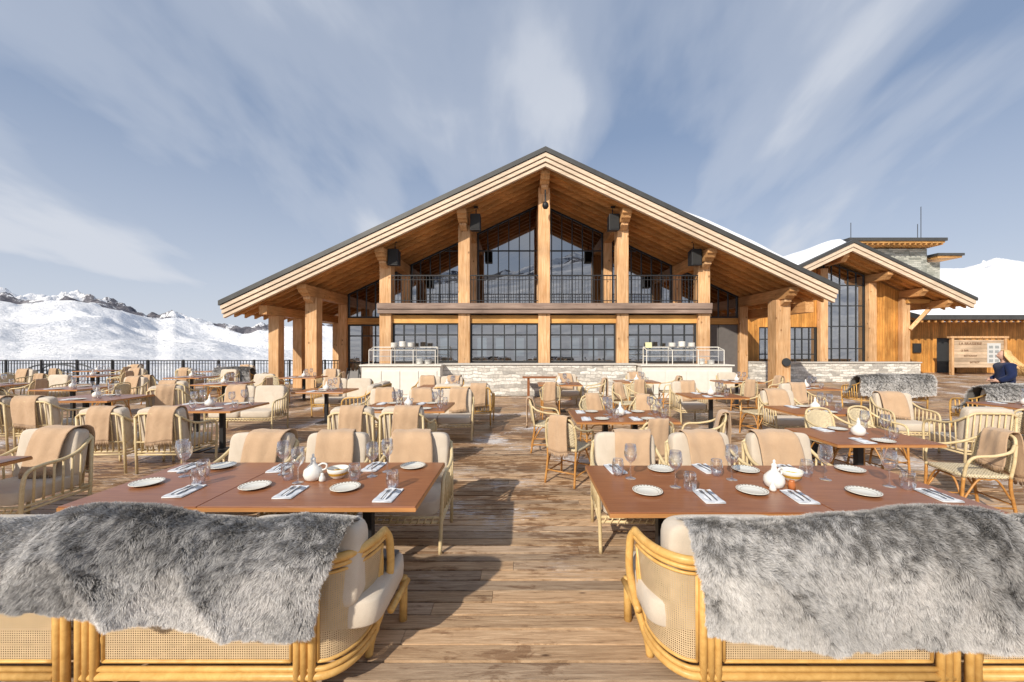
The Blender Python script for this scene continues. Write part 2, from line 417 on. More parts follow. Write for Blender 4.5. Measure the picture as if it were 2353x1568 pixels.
skyc=mixc(nt,.65,sky.outputs[0],(1.65,2.4,3.8))
colr=mixc(nt,fac,skyc,(5.1,5.4,6.0))
bg=nd(nt,'Background',{'Color':colr,'Strength':.13}); nt.links.new(bg.outputs[0],out.inputs[0])

# ------------------------------------------------------------------ terrain
def terrain():
    az=np.concatenate([np.arange(-75,75,.2),np.arange(75,285,2.5)])*math.pi/180
    tn=[-3,-1.304,-1.25,-1.195,-1.12,-1.065,-1.0,-.956,-.91,-.87,-.815,-.76,-.70,-.66,-.63,-.4,.9,1.05,1.12,1.18,1.25,1.4,3]
    px=[150,124,108,110,112,100,88,72,60,70,58,46,34,42,40,38,60,150,176,196,186,150,150]
    T=np.concatenate([np.linspace(0,.7,70),np.linspace(.704,1.0,110)])
    extra=[1.06,1.15,1.4,2.2,4.0]
    na=len(az); cols=[]
    for a in az:
        front=abs(a)<math.radians(75)
        R0=1500+160*float(vn(a*3+5,2.2))
        if front:
            p=np.interp(math.tan(a),tn,px)
            Hr=1.8+p/920*R0*math.cos(a)
            left=1-min(1,max(0,(math.degrees(a)+15)/15))
        else:
            Hr=R0*(.13+.12*float(fbm(a*3,7.7,2))); left=.3
        c=[]
        for r,z in ((28,-1-left*.5 if left>0 else -.35),(45,-.35-3*left)):
            c.append((r*math.sin(a),r*math.cos(a),z,0))
        z45=c[-1][2]
        r=60+(R0-60)*T
        s=.3*T+.7*np.power(T,2.0)
        ax=r*math.sin(a); ay=r*math.cos(a)
        env=np.sin(np.pi*np.clip(T,0,1))**.8
        big=(fbm(ax/420+4,ay/420+8,3)-.55)*95*env
        med=(.5-np.abs(fbm(ax/150+2,ay/150,5)-.5)*2.5)*30*np.clip(T*2,0,1)
        crest=np.clip((T-.82)/.14,0,1)
        rk=(.5-np.abs(fbm(ax/62+3,ay/62,5)-.5)*3)*44*crest+(fbm(ax/20,ay/20,3)-.5)*30*crest
        b=z45-4*left-26*np.clip(T/.10,0,1)*left
        z=b+(Hr-b)*s+big*(1-crest*.7)+med+rk-20*crest
        rock=np.clip((T-.76)/.12,0,1)*np.clip(.34+1.4*(fbm(ax/170+5,ay/170,3)-.25),0,1)
        for i in range(len(T)): c.append((ax[i],ay[i],z[i],rock[i]))
        for e in extra:
            rr=60+(R0-60)*e; c.append((rr*math.sin(a),rr*math.cos(a),Hr-(rr-R0)*.25-14 if e<3 else -200,.3))
        cols.append(c)
    m=len(cols[0]); A=np.array(cols).reshape(-1,4)
    verts=[tuple(x) for x in A[:,:3]]; faces=[]
    for i in range(na):
        j=(i+1)%na
        for k in range(m-1): faces.append((i*m+k,i*m+k+1,j*m+k+1,j*m+k))
    verts.append((0,0,-1)); ci=len(verts)-1
    for i in range(na): faces.append((ci,i*m,((i+1)%na)*m))
    me=bpy.data.meshes.new('terrain'); me.from_pydata(verts,[],faces); me.update()
    me.polygons.foreach_set('use_smooth',[True]*len(me.polygons))
    at=me.attributes.new('rock','FLOAT','POINT'); at.data.foreach_set('value',list(A[:,3])+[0])
    me.materials.append(M['terrain'])
    o=bpy.data.objects.new('terrain',me); COL.objects.link(o); struct(o)
terrain()

# ------------------------------------------------------------------ deck
def deck():
    V=[];F=[];tint=[]
    rnd=random.Random(5)
    y=-3.0; w=.132; gap=.011
    def plank(x0,x1,y0,y1):
        o=len(V); dz=rnd.uniform(-.002,.002); t=rnd.random()
        V.extend([(x0,y0,-.03),(x1,y0,-.03),(x1,y1,-.03),(x0,y1,-.03),(x0,y0+.003,dz),(x1,y0+.003,dz),(x1,y1-.003,dz),(x0,y1-.003,dz)])
        F.extend([tuple(o+i for i in f) for f in ((4,5,6,7),(0,1,5,4),(1,2,6,5),(2,3,7,6),(3,0,4,7))]); tint.extend([t]*8)
    while y<26.4:
        xa,xb=(-27,36)
        if y>18.6: xa=9.9
        x=xa-rnd.uniform(0,4)
        while x<xb:
            l=rnd.choice([3.6,4.8,5.4]); x1=min(x+l,xb)
            if x1>xa: plank(max(x,xa),x1-.003,y,y+w-gap)
            x+=l
        y+=w
    me=bpy.data.meshes.new('deck_floor'); me.from_pydata(V,[],F); me.update()
    at=me.attributes.new('tint','FLOAT','POINT'); at.data.foreach_set('value',tint); me.materials.append(M['deck'])
    o=bpy.data.objects.new('deck_floor',me); COL.objects.link(o); struct(o)
    g=G(); g.box(-27,36,-3,18.6,-1.6,-.04); g.box(9.9,36,18.6,26.5,-1.6,-.04)
    struct(g.make('deck_ground_base',plain('deck_underside',(.03,.022,.016),.9)))
deck()

# ------------------------------------------------------------------ main building
B=top('restaurant_building','large timber chalet restaurant with gabled roof and glazed front','building',(0.81,18,0))
CX=.81; SL=.471
zt=lambda x:8.75-SL*abs(x-CX)
XL,XR=-10.6,11.07; YF=14.1; YB=34
def slab(g,x0,x1,y0,y1,o0,o1):
    g.prism([(x0,zt(x0)+o0),(x1,zt(x1)+o0),(x1,zt(x1)+o1),(x0,zt(x0)+o1)],y0,y1)
roof=G(); slab(roof,XL,CX,YF+.02,YB,-.06,-.20); slab(roof,CX,XR,YF+.02,YB,-.06,-.20)
roof=roof.make('roof',M['flash'],B)
def rp(name,mat,parts,smooth=False,bevel=0):
    g=G()
    for p in parts: slab(g,*p)
    o=g.make(name,mat,None,smooth,bevel); o.parent=roof; o.location=(0,0,0); return o
rp('flashing',M['flash'],[(XL-.05,CX,YF-.10,YF+.35,.0,-.17),(CX,XR+.05,YF-.10,YF+.35,.0,-.17)])
for i,(a,b,yy) in enumerate(((-.19,-.33,YF-.06),(-.365,-.49,YF-.02),(-.525,-.64,YF+.03))):
    rp('fascia_board',M['barge'],[(XL+.02*i,CX,yy,YF+.16,a,b),(CX,XR-.02*i,yy,YF+.16,a,b)])
rp('soffit',M['soffit'],[(XL+.1,CX,YF+.18,YB,-.42,-.46),(CX,XR-.1,YF+.18,YB,-.42,-.46)])
g=G(); y=YF+.45
while y<20.5:
    slab(g,XL+.12,CX,y,y+.10,-.462,-.62); slab(g,CX,XR-.12,y,y+.10,-.462,-.62); y+=.55
o=g.make('rafters',M['rafter'],None); o.parent=roof; o.location=(0,0,0)
g=G(); g.box(XL-.02,XL+.1,YF+.2,YB,zt(XL)-.42,zt(XL)-.1); g.box(XR-.1,XR+.02,YF+.2,YB,zt(XR)-.42,zt(XR)-.1)
o=g.make('fascia_board',M['barge'],None); o.parent=roof
def snowgrid(x0,x1,y0,y1,th):
    g=G(); nx,ny=60,80
    def fn(u,v):
        x=x0+(x1-x0)*u; y=y0+(y1-y0)*v; e=min(u*2.2,(1-u)*7); e2=min(v*(y1-y0)/.35,1,(1-v)*14); k=min(1,e)**.7*min(1,e2)**.5
        return (x,y,zt(x)-.07+th*k*(.85+.3*float(fbm(x*.7,y*.7+4,3))))
    g.grid(fn,nx,ny); o=g.make('snow_cover',M['snow'],None,True); o.parent=roof
snowgrid(CX+2.6,XR-.3,YF+.40,YF+3.5,.60)
snowgrid(CX+2.6,XR-.3,YF+3.5,YB,.6)
snowgrid(XL+.6,CX-4.5,YF+2.2,YB,.35)

PX=[-7.97,-5.17,-2.2,.82,3.78,6.85,9.8]
zsof=lambda x:zt(x)-.62
PY=15.3
for i,x in enumerate(PX):
    ztp=zsof(x)-.40
    w=.22 if i not in (6,) else .27
    g=G(); g.box(x-w,x+w,PY-w,PY+w,0,ztp)
    g.make('post',M['post'],B,bevel=.015)
    pr=[(14.42,ztp+.40),(14.42,ztp+.24),(14.50,ztp+.20),(14.56,ztp+.10),(14.66,ztp+.08),(14.74,ztp),(20.5,ztp),(20.5,ztp+.40)]
    g=G(); g.prismx(pr,x-.17,x+.17); g.make('beam',M['beam_y'],B,bevel=.01)
    g=G(); g.prismx([(14.78,ztp-.004),(14.78,ztp-.10),(14.90,ztp-.16),(PY-w-.003,ztp-.24),(PY-w-.003,ztp-.004)],x-.13,x+.13); g.make('bracket',M['post'],B,bevel=.01)
    g=G(); g.box(x-.18,x+.18,17.72,18.05,3.2 if 0<i<6 else 0,zsof(x)-.405); g.make('post',M['post'],B,bevel=.01)
for yy in (15.3,16.9,20.4):
    g=G(); g.box(-9.59,-9.21,yy-.19,yy+.19,0,2.9); g.make('post',M['post'],B,bevel=.012)
g=G(); g.box(-9.55,-9.25,14.5,30,2.905,3.24); g.make('beam',M['beam_y'],B,bevel=.01)
g=G(); g.box(10.25,10.55,14.5,30,2.98,3.36); g.make('beam',M['beam_y'],B,bevel=.01)

def window(parent,x0,x1,z0,z1,y,nx,hz=(),fr=.06,mu=.022,top_fn=None,name='window',dep=.08):
    tf=top_fn or (lambda x:z1)
    g=G()
    for a,b in ((x0,x0+fr),(x1-fr,x1)):
        g.prism([(a,z0),(b,z0),(b,tf(b)),(a,tf(a))],y,y+dep)
    g.box(x0+fr,x1-fr,y+.002,y+dep-.002,z0,z0+fr)
    g.prism([(x0+fr,tf(x0+fr)-fr),(x1-fr,tf(x1-fr)-fr),(x1-fr,tf(x1-fr)),(x0+fr,tf(x0+fr))],y+.002,y+dep-.002)
    for i in range(1,nx):
        x=x0+(x1-x0)*i/nx
        g.prism([(x-mu,z0+fr),(x+mu,z0+fr),(x+mu,tf(x+mu)-fr),(x-mu,tf(x-mu)-fr)],y+.01,y+dep-.01)
    for h in hz:
        xs=x0+fr; xe=x1-fr
        ok=[x for x in np.linspace(xs,xe,60) if tf(x)-fr>h+.03]
        if len(ok)>2: g.box(ok[0],ok[-1],y+.014,y+dep-.014,h-.028,h+.028)
    o=g.make(name,M['frame'],parent)
    g=G(); ym=y+dep*.55
    g.add([(x0+.02,ym,z0+.02),(x1-.02,ym,z0+.02),(x1-.02,ym,tf(x1)-.02),(x0+.02,ym,tf(x0)-.02)],[(0,1,2,3)])
    gl=g.make('glass',M['glass'],None); gl.parent=o
    return o
bays=[(-4.95,-2.42),(-1.98,.60),(1.04,3.56),(4.0,6.63)]
for a,b in bays:
    window(B,a,b,1.12,2.62,PY-.02,6,(1.62,2.18),fr=.06,mu=.022)
    g=G(); g.box(a,b,PY-.08,PY+.15,2.625,2.93); g.make('lintel',M['beam_x'],B,bevel=.01)
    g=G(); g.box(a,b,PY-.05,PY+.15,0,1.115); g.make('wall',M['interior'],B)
g=G(); g.box(-5.42,7.08,14.95,15.60,2.98,3.14); g.box(-5.42,7.08,14.90,15.08,3.143,3.36); g.make('balcony',M['grey_beam'],B,bevel=.01)
g=G(); g.box(-5.3,7.0,15.08,17.7,3.145,3.2); g.make('balcony_floor',M['grey_beam'],B)
for a,b in ((-5.17,-2.2),(-2.2,.82),(.82,3.78),(3.78,6.85)):
    g=G(); x0,x1=a+.225,b-.225
    g.box(x0,x1,15.10,15.14,4.40,4.44); g.box(x0,x1,15.10,15.14,3.46,3.485); g.box(x0,x1,15.105,15.135,4.25,4.27)
    n=int((x1-x0)/.115)
    for i in range(n+1):
        x=x0+.01+(x1-x0-.02)*i/n; g.box(x-.008,x+.008,15.112,15.128,3.38,4.40)
    g.make('railing',M['iron'],B)
GB=[(-7.79,-5.35),(-4.99,-2.38),(-2.02,.80),(.84,3.60),(3.96,6.67),(7.03,9.62)]
for a,b in GB:
    outer=a<-5.5 or a>7
    window(B,a,b,3.0 if outer else 3.2,9,17.86,6,(4.9,6.0) if not outer else (),fr=.07,mu=.022,top_fn=lambda x:zt(x)-.64)
for a,b,kind in ((-7.79,-5.35,'door'),(7.03,9.62,'panel')):
    g=G(); g.box(a,b,17.84,18.0,2.72,2.995); g.make('lintel',M['beam_x'],B,bevel=.01)
    if kind=='door': window(B,a,b,.05,2.70,17.88,4,(1.0,2.2),name='door')
    else:
        g=G()
        for i in range(3):
            xx=a+(b-a)*i/3; g.box(xx+.01,xx+(b-a)/3-.01,17.88,17.96,0.02,2.7)
        g.make('door',M['grey_panel'],B,bevel=.008)
g=G(); g.box(-5.35,-5.2,15.5,17.9,0,3.1); g.box(6.9,7.05,15.5,17.9,0,3.1)
g.make('wall',M['cedar'],B)
g=G(); g.box(-7.9,-7.75,18.1,33.8,0,zt(-7.8)-.5); g.box(9.55,9.7,18.1,33.8,0,zt(9.7)-.5)
g.make('wall',M['cedar'],B)
g=G()
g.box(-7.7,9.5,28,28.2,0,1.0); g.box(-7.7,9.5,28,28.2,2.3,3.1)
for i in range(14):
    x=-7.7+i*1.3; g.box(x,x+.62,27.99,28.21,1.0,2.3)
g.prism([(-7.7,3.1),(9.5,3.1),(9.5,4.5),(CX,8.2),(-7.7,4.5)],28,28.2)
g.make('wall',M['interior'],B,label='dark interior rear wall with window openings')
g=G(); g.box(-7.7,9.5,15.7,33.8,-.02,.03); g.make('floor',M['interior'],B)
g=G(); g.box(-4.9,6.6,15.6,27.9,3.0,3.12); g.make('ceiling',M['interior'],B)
for x in (-2.35,.45):
    g=G(); g.grid(lambda u,v:(x+.34*u-.17,15.75+.03*math.sin(u*26),1.05+1.5*v),30,2)
    tag(g.make('curtain',M['red'],None,True),'dark red curtain hanging behind the restaurant window','curtain','curtains behind the restaurant windows')

for x,z in ((-1.75,6.35),(3.40,6.35),(-4.80,5.05),(6.45,5.05)):
    p=top('loudspeaker','black loudspeaker box hanging beside a timber post under the roof','loudspeaker',(x,15.0,z-.35),'loudspeakers under the gable roof')
    g=G(); g.prismx([(-.20,0.04),(.18,0.08),(.18,.62),(-.20,.66)],-.19,.19); o=g.make('cabinet',M['iron'],p,world=False,bevel=.02)
    g=G(); g.box(-.16,.16,-.215,-.202,.09,.60); g.make('grille',M['grille'],p,world=False)
    g=G(); g.tube([(0,.1,.62),(0,.12,1.0)],.02); g.box(-.08,.08,0,.2,.95,1.0); g.make('bracket',M['iron'],p,world=False)
p=top('security_camera','black dome camera hung from the ridge beam','camera',(.84,14.62,6.75),None)
g=G(); g.lathe([(0,0),(.08,.03),(.12,.12),(.11,.2),(.07,.26),(0.0,.27)],16); g.make('dome',M['iron'],p,True,world=False)
g=G(); g.tube(curve([(0,0,.25),(0,.02,.4),(.0,.1,.62),(0,.1,.75)]),.03); g.make('arm',M['iron'],p,True,world=False)
g=G(); g.lathe([(0,-.05),(.15,-.04),(.16,0),(.15,.04),(0,.05)],20,Matrix.Rotation(math.pi/2,4,'X'))
tag(g.make('round_plaque',plain('dark_plaque',(.05,.055,.06),.9,.1),None,False,loc=(9.87,14.98,1.15)),'round black plaque fixed to a timber post','plaque')

g=G(); g.box(-2.9,4.0,14.05,14.40,0,1.09); sw=g.make('stone_wall',M['stone'],None,bevel=.03)
tag(sw,'low pale rubble stone wall before the restaurant windows','wall')
g=G(); g.box(-2.95,4.02,14.0,14.45,1.093,1.15); c=g.make('coping',M['coping'],sw,bevel=.015)

def counter(x0,x1,label):
    p=top('bar_counter',label,'counter',((x0+x1)/2,13.9,0),'outdoor bar counters')
    w=(x1-x0)/2
    g=G(); g.box(-w,w,-.35,.45,0,1.08)
    g.make('cabinet',M['counter'],p,world=False,bevel=.01)
    n=4
    for i in range(n):
        g=G(); a=-w+.08+i*(2*w-.16)/n; g.box(a+.03,a+(2*w-.16)/n-.03,-.375,-.352,.12,.92)
        g.make('panel',M['counter'],p,world=False,bevel=.01)
    g=G(); g.box(-w-.05,w+.05,-.42,.5,1.083,1.13); g.make('worktop',M['counter'],p,world=False,bevel=.008)
    g=G()
    a=-w+.2;b=w-.2
    for x in np.linspace(a,b,4):
        g.tube([(x,-.2,1.13),(x,-.2,1.62)],.014); g.tube([(x,.2,1.13),(x,.2,1.72)],.014); g.tube([(x,-.2,1.62),(x,.2,1.72)],.012)
    for z,y in ((1.62,-.2),(1.72,.2),(1.40,.2)): g.tube([(a,y,z),(b,y,z)],.014)
    g.make('rack',M['counter'],p,world=False)
    g=G(); g.box(a,b,-.2,-.194,1.25,1.60); g.box(a,b,-.19,.19,1.66,1.672); g.make('sneeze_guard',M['wine'],p,world=False)
    for k in range(5):
        g=G(); h=.14+.05*(k%2)
        prof=[(.0,0),(.08,0)]
        for i in range(8): prof+= [(.13,h*i/8+.012),(.10,h*i/8+.02)]
        prof+=[(0,h)]
        g.lathe(prof,18); xx=(x0+x1)/2+w*(-.25+.22*k)
        tag(g.make('plate_stack',M['white'],None,True,loc=(xx,13.9,1.735 if k<3 else 1.14)),'stack of white plates on the bar rack','plates','plate stacks on the bars')
counter(-5.45,-2.78,'cream panelled outdoor bar counter with glass shelf and plates')
counter(4.05,7.1,'cream panelled outdoor bar counter with glass shelf and notice')
g=G(); g.box(-.11,.11,-.01,.01,0,.19,Matrix.Rotation(-.15,4,'X')); tag(g.make('notice_card',M['yellow'],None,loc=(4.35,13.8,1.70)),'small pale yellow notice card standing on the bar rack','sign')

# ------------------------------------------------------------------ annex
A=top('annex_building','timber clad annex with gabled roof and tall glazing','building',(16.5,21.5,0))
ac=16.5; at_=lambda x:7.05-.471*abs(x-ac)
def aslab(g,x0,x1,y0,y1,o0,o1):
    g.prism([(x0,at_(x0)+o0),(x1,at_(x1)+o0),(x1,at_(x1)+o1),(x0,at_(x0)+o1)],y0,y1)
aL,aR,aF=11.4,22.6,20.0
g=G(); aslab(g,aL,ac,aF,34,-.06,-.2); aslab(g,ac,aR,aF,34,-.06,-.2); ar=g.make('roof',M['flash'],A)
def ap(name,mat,parts):
    g=G()
    for q in parts: aslab(g,*q)
    o=g.make(name,mat,None); o.parent=ar
ap('flashing',M['flash'],[(aL,ac,aF-.1,aF+.3,0,-.15),(ac,aR+.05,aF-.1,aF+.3,0,-.15)])
ap('fascia_board',M['barge'],[(aL,ac,aF-.05,aF+.14,-.165,-.35),(ac,aR,aF-.05,aF+.14,-.165,-.35)])
ap('fascia_board',M['barge'],[(aL,ac,aF,aF+.14,-.375,-.55),(ac,aR-.03,aF,aF+.14,-.375,-.55)])
ap('soffit',M['soffit'],[(aL,ac,aF+.15,34,-.40,-.44),(ac,aR-.1,aF+.15,34,-.40,-.44)])
ap('rafters',M['rafter'],[(aL,ac,aF+.3+k*.5,aF+.4+k*.5,-.442,-.56) for k in range(3)]+[(ac,aR-.1,aF+.3+k*.5,aF+.4+k*.5,-.442,-.56) for k in range(3)])
g=G()
def fn(u,v):
    x=ac-4.8+(10.6)*u; y=aF+.3+9*v; k=min(1,min(u,1-u)*14)**.5*min(1,min(v,1-v)*10)**.5
    return (x,y,at_(x)-.07+.42*k*(.8+.4*float(fbm(x*.7+3,y*.7,3))))
g.grid(fn,46,16); o=g.make('snow_cover',M['snow'],None,True); o.parent=ar
aw=21.5
g=G()
g.prism([(9.85,0),(12.7,0),(12.7,at_(12.7)-.6),(9.85,4.6)],aw,aw+.2)
g.box(12.7,15.8,aw,aw+.2,0,.75); g.prism([(12.7,2.76),(15.8,2.76),(15.8,at_(15.8)-.6),(12.7,at_(12.7)-.6)],aw,aw+.2)
g.prism([(18.75,0),(20.4,0),(20.4,at_(20.4)-.6),(18.75,at_(18.75)-.6)],aw,aw+.2)
g.box(20.2,20.4,aw+.21,33,0,4.4)
g.make('wall',M['cedar'],A)
window(A,12.7,14.2,.75,2.76,aw+.03,4,(1.3,2.1)); window(A,14.3,15.8,.75,2.76,aw+.03,4,(1.3,2.1))
window(A,16.2,18.4,.75,9,aw+.03,5,(1.6,2.8,3.9,5.0),top_fn=lambda x:at_(x)-.6,mu=.02)
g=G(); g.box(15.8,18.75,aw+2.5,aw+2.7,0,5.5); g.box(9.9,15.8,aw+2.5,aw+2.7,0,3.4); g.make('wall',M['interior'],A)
g=G(); g.box(15.8,18.75,aw-.05,aw+.15,0,.74); g.make('wall',M['stone'],A)
for x in (16.0,18.58,20.35):
    g=G(); g.box(x-.2,x+.2,aw-.28,aw-.01,0,at_(x)-.96); g.make('post',M['post'],A,bevel=.012)
for x in (13.4,16.35,18.58,20.35,21.6):
    zz_=at_(x)-.56
    g=G(); g.prismx([(20.2,zz_),(20.2,zz_-.16),(20.32,zz_-.26),(20.42,zz_-.38),(21.6,zz_-.38),(21.6,zz_)],x-.14,x+.14); g.make('beam',M['beam_y'],A,bevel=.01)
g=G(); g.tube([(20.5,21.2,2.6),(21.75,21.2,3.95)],.12,4); g.make('brace',M['post'],A)
g=G(); g.box(20.3,22.0,21.1,21.35,4.0,4.2); g.make('beam',M['beam_x'],A)
for a,b,y,h in ((10.3,12.0,18.9,.95),(12.1,19.2,19.3,.92)):
    g=G(); g.box(a,b,y,y+.4,0,h); o=g.make('stone_wall',M['stone'],None,bevel=.02); tag(o,'low grey rubble stone wall beside the timber annex','wall')
    g=G(); g.box(a-.03,b+.03,y-.05,y+.45,h+.003,h+.06); g.make('coping',M['coping'],o,bevel=.01)

T=top('stone_tower','grey stone tower with flat timber-lined roof and antennas','building',(28,30,0))
g=G(); g.box(26.2,30.3,30,31.4,0,9.0); g.make('wall',M['stone_grey'],T)
g=G(); g.box(30.35,31.8,30.5,31.4,0,8.1); g.make('wall',M['stone_grey'],T)
g=G(); g.box(23.6,30.7,28.9,31.5,9.33,9.55); g.box(30.72,32.7,29.6,31.5,8.42,8.6); g.make('roof',M['flash'],T)
g=G(); g.box(23.7,30.6,29.0,31.4,9.2,9.327)
for i in range(18): x=23.8+i*.39; g.box(x,x+.1,29.05,31.4,9.08,9.197)
g.make('soffit',M['soffit'],T)
g=G(); g.box(30.8,32.6,29.7,31.4,8.28,8.417); g.make('soffit',M['soffit'],T)
for x,h in ((24.6,1.4),(29.6,1.3),(29.85,2.6)):
    g=G(); g.tube([(x,30,9.55),(x,30,9.55+h)],.022,6); g.make('antenna',M['iron'],T)

S=top('service_building','low timber building under a deep snow covered roof','building',(32,26,0))
g=G(); g.box(25.0,26.9,26,26.2,0,3.3); g.box(28.2,33.6,26,26.2,0,3.3); g.box(26.9,28.2,26,26.2,2.25,3.3); g.box(36,48,26,26.2,0,3.3); g.box(33.6,36,26,26.2,2.6,3.3); g.box(33.6,36,26,26.2,0,.4)
g.make('wall',M['cedar'],S)
g=G(); g.box(26.9,28.2,26.3,26.4,0,2.25); g.make('door',M['frame'],S)
window(S,33.6,36,.4,2.6,26.05,4,(1.5,))
g=G(); g.box(25,48,26.8,27,0,3.3); g.make('wall',M['interior'],S)
g=G(); g.prismx([(24.4,3.35),(24.4,3.65),(41,9.2),(41,8.9)],24.2,50); sr=g.make('roof',M['flash'],S)
g=G()
for i in range(60):
    x=24.4+i*.42; g.prismx([(24.5,3.18),(24.5,3.34),(26.2,3.93),(26.2,3.72)],x,x+.12)
o=g.make('rafters',M['rafter'],None); o.parent=sr
g=G()
def fn(u,v):
    x=24.2+26*u; y=24.35+16.6*v; k=min(1,min(u,1-u)*20)**.5*min(1,v*12)**.5
    return (x,y,3.66+(y-24.4)*.334+.45*k*(.8+.4*float(fbm(x*.3+3,y*.3,3)))-.02)
g.grid(fn,60,40); o=g.make('snow_cover',M['snow'],None,True); o.parent=sr
g=G(); g.box(25.3,25.8,25.9,25.99,1.3,1.9); g.make('window',M['frame'],S)

s=top('information_sign','carved timber information board with menu posters','sign',(27.3,24,0))
g=G(); g.box(-1.5,1.5,-.04,.04,.45,2.1); g.make('board',wood('sign_board_wood',(.54,.38,.24),(.72,.55,.39),(.8,7,7),.6,.2,board=(2,.2)),s,world=False,bevel=.01)
g=G(); g.box(-1.65,-1.51,-.08,.08,0,2.2); g.box(1.51,1.65,-.08,.08,0,2.2); g.box(-1.75,1.75,-.1,.1,2.202,2.32); g.make('frame',M['post'],s,world=False)
g=G(); g.box(.50,1.30,-.055,-.043,.70,1.9); g.make('poster',M['paper'],s,world=False)
pm=plain('poster_print',(.36,.38,.38),.6,var=.5,scale=30)
for i in range(4):
    for j in range(2):
        g=G(); g.box(.59+j*.36,.83+j*.36,-.062,-.057,.78+i*.27,.94+i*.27); g.make('poster_picture',pm,s,world=False)
def text(body,size,x,z,mat,parent,y=-.05):
    c=bpy.data.curves.new('t','FONT'); c.body=body; c.size=size; c.extrude=.004; c.align_x='CENTER'
    t=bpy.data.objects.new('t',c); COL.objects.link(t)
    dg=bpy.context.evaluated_depsgraph_get(); me=bpy.data.meshes.new_from_object(t.evaluated_get(dg))
    COL.objects.unlink(t); bpy.data.objects.remove(t)
    me.materials.clear(); me.materials.append(mat)
    o=bpy.data.objects.new('lettering',me); COL.objects.link(o); o.parent=parent; o.location=(x,y,z); o.rotation_euler=(math.pi/2,0,0); return o
dk=plain('carved_letters',(.20,.10,.05),.7)
text('LA BRASSERIE',.23,-.50,1.80,dk,s); text('LE BAR',.15,-.85,1.42,dk,s); text('RESTAURANT',.13,-.5,1.10,dk,s); text('BISTROT',.15,-.25,.70,dk,s)

# ------------------------------------------------------------------ fence
F=top('terrace_fence','black iron terrace railing with slim balusters','fence',(-17,18.4,0))
g=G(); g.box(-27,-7.4,18.38,18.43,1.06,1.10); g.box(-27,-7.4,18.39,18.42,.14,.165); g.box(-27,-7.4,18.39,18.42,.93,.95); g.make('rail',M['iron'],F)
g=G(); x=-27
while x<-7.4:
    g.box(x-.011,x+.011,18.394,18.416,.06,1.06); g.lathe([(0,0),(.028,.03),(0,.06)],6,c=(x,18.405,.62)); x+=.135
o=g.make('balusters',M['iron'],F); o['kind']='stuff'
for i in range(13):
    g=G(); x=-27+i*1.63; g.box(x-.03,x+.03,18.37,18.44,0,1.12); g.make('post',M['iron'],F)
p=top('lift_station','grey steel ski lift station standing in the snow','lift station',(-108,92,-10.6))
g=G()
for i in range(5):
    g.tube([(-5+i*2.4,0,-4),(-4.6+i*2.4,0,6.6)],.16,6); g.tube([(-5+i*2.4,3,-4),(-4.6+i*2.4,3,6.6)],.16,6)
g.make('leg',M['lift'],p,world=False)
g=G(); g.tube(curve([(-6.5,0,6.4),(-4,0,7.6),(0,0,8.0),(4,0,7.6),(6.5,0,6.4)]),.18,8); g.tube(curve([(-6.5,3,6.4),(-4,3,7.6),(0,3,8.0),(4,3,7.6),(6.5,3,6.4)]),.18,8); g.box(-6.5,6.5,0,3,6.35,6.55)
g.make('roof_frame',M['lift'],p,world=False)

# ------------------------------------------------------------------ furniture prototypes
def lounge(w,ncush,frame,name,label,category,group):
    p=top(name,label,category,(0,0,0),group)
    h=w/2; g=G(); r=.0165
    def side(s):
        g.tube(curve([(s*(h-.02),-.31,0),(s*(h-.01),-.31,.3),(s*h,-.305,.52),(s*h,-.27,.62),(s*h,-.16,.655),(s*h,.05,.665),(s*(h-.01),.20,.71),(s*(h-.04),.335,.80)]),r)
        g.tube([(s*(h-.03),.31,0),(s*(h-.03),.325,.35),(s*(h-.04),.35,.81)],r)
        for z in (.27,.31): g.tube([(s*(h-.01),-.30,z),(s*(h-.03),.31,z)],r*.8)
        for i in range(6):
            y=-.21+i*.083; zz=.655 if i<4 else .66+(i-3)*.018
            g.tube([(s*(h-.015),y,.31),(s*(h-.002),y,zz)],.010,6)
    side(1); side(-1)
    g.tube(curve([(-h+.04,.35,.80),(-h+.12,.365,.845),(0,.375,.85),(h-.12,.365,.845),(h-.04,.35,.80)]),r)
    for z in (.27,.31):
        g.tube([(-h+.01,-.305,z),(h-.01,-.305,z)],r*.8); g.tube([(-h+.03,.315,z),(h-.03,.315,z)],r*.8)
    g.tube([(-h+.04,.33,.45),(h-.04,.33,.45)],r*.7)
    n=int(w/.085)
    for i in range(1,n):
        x=-h+.03+(w-.06)*i/n; g.tube([(x,.32,.31),(x,.37,.845)],.010,6)
    for i in range(int(w/.06)):
        x=-h+.04+i*.06; g.tube([(x,-.318,.26),(x+.03,-.318,.318)],.007,5)
    g.make('frame',frame,p,True,world=False)
    g=G(); cw=(w-.08)/ncush/2
    for i in range(ncush): g.cushion((-h+.04+cw*(2*i+1),-.02,.39),(cw-.004,.295,.07),.24)
    g.make('seat_cushion',M['cushion'],p,True,world=False)
    for i in range(ncush):
        g=G(); g.cushion((-h+.04+cw*(2*i+1),.25,.66),(cw-.006,.075,.262),.25,-.16); g.make('back_cushion',M['cushion'],p,True,world=False)
    return Proto(p)
grpL='cream rattan lounge armchairs on the terrace'
CH=lounge(.68,1,M['rattan'],'lounge_armchair','pale rattan spindle armchair with cream cushions at a table','armchair',grpL)
CHT='pale rattan spindle armchair with cream cushions and camel blanket'
LS=lounge(1.34,2,M['rattan'],'loveseat','pale rattan two seat bench with cream cushions','sofa','rattan loveseats on the terrace')
LH=lounge(1.34,2,M['honey'],'loveseat','honey coloured rattan two seat bench with cushions','sofa','rattan loveseats on the terrace')

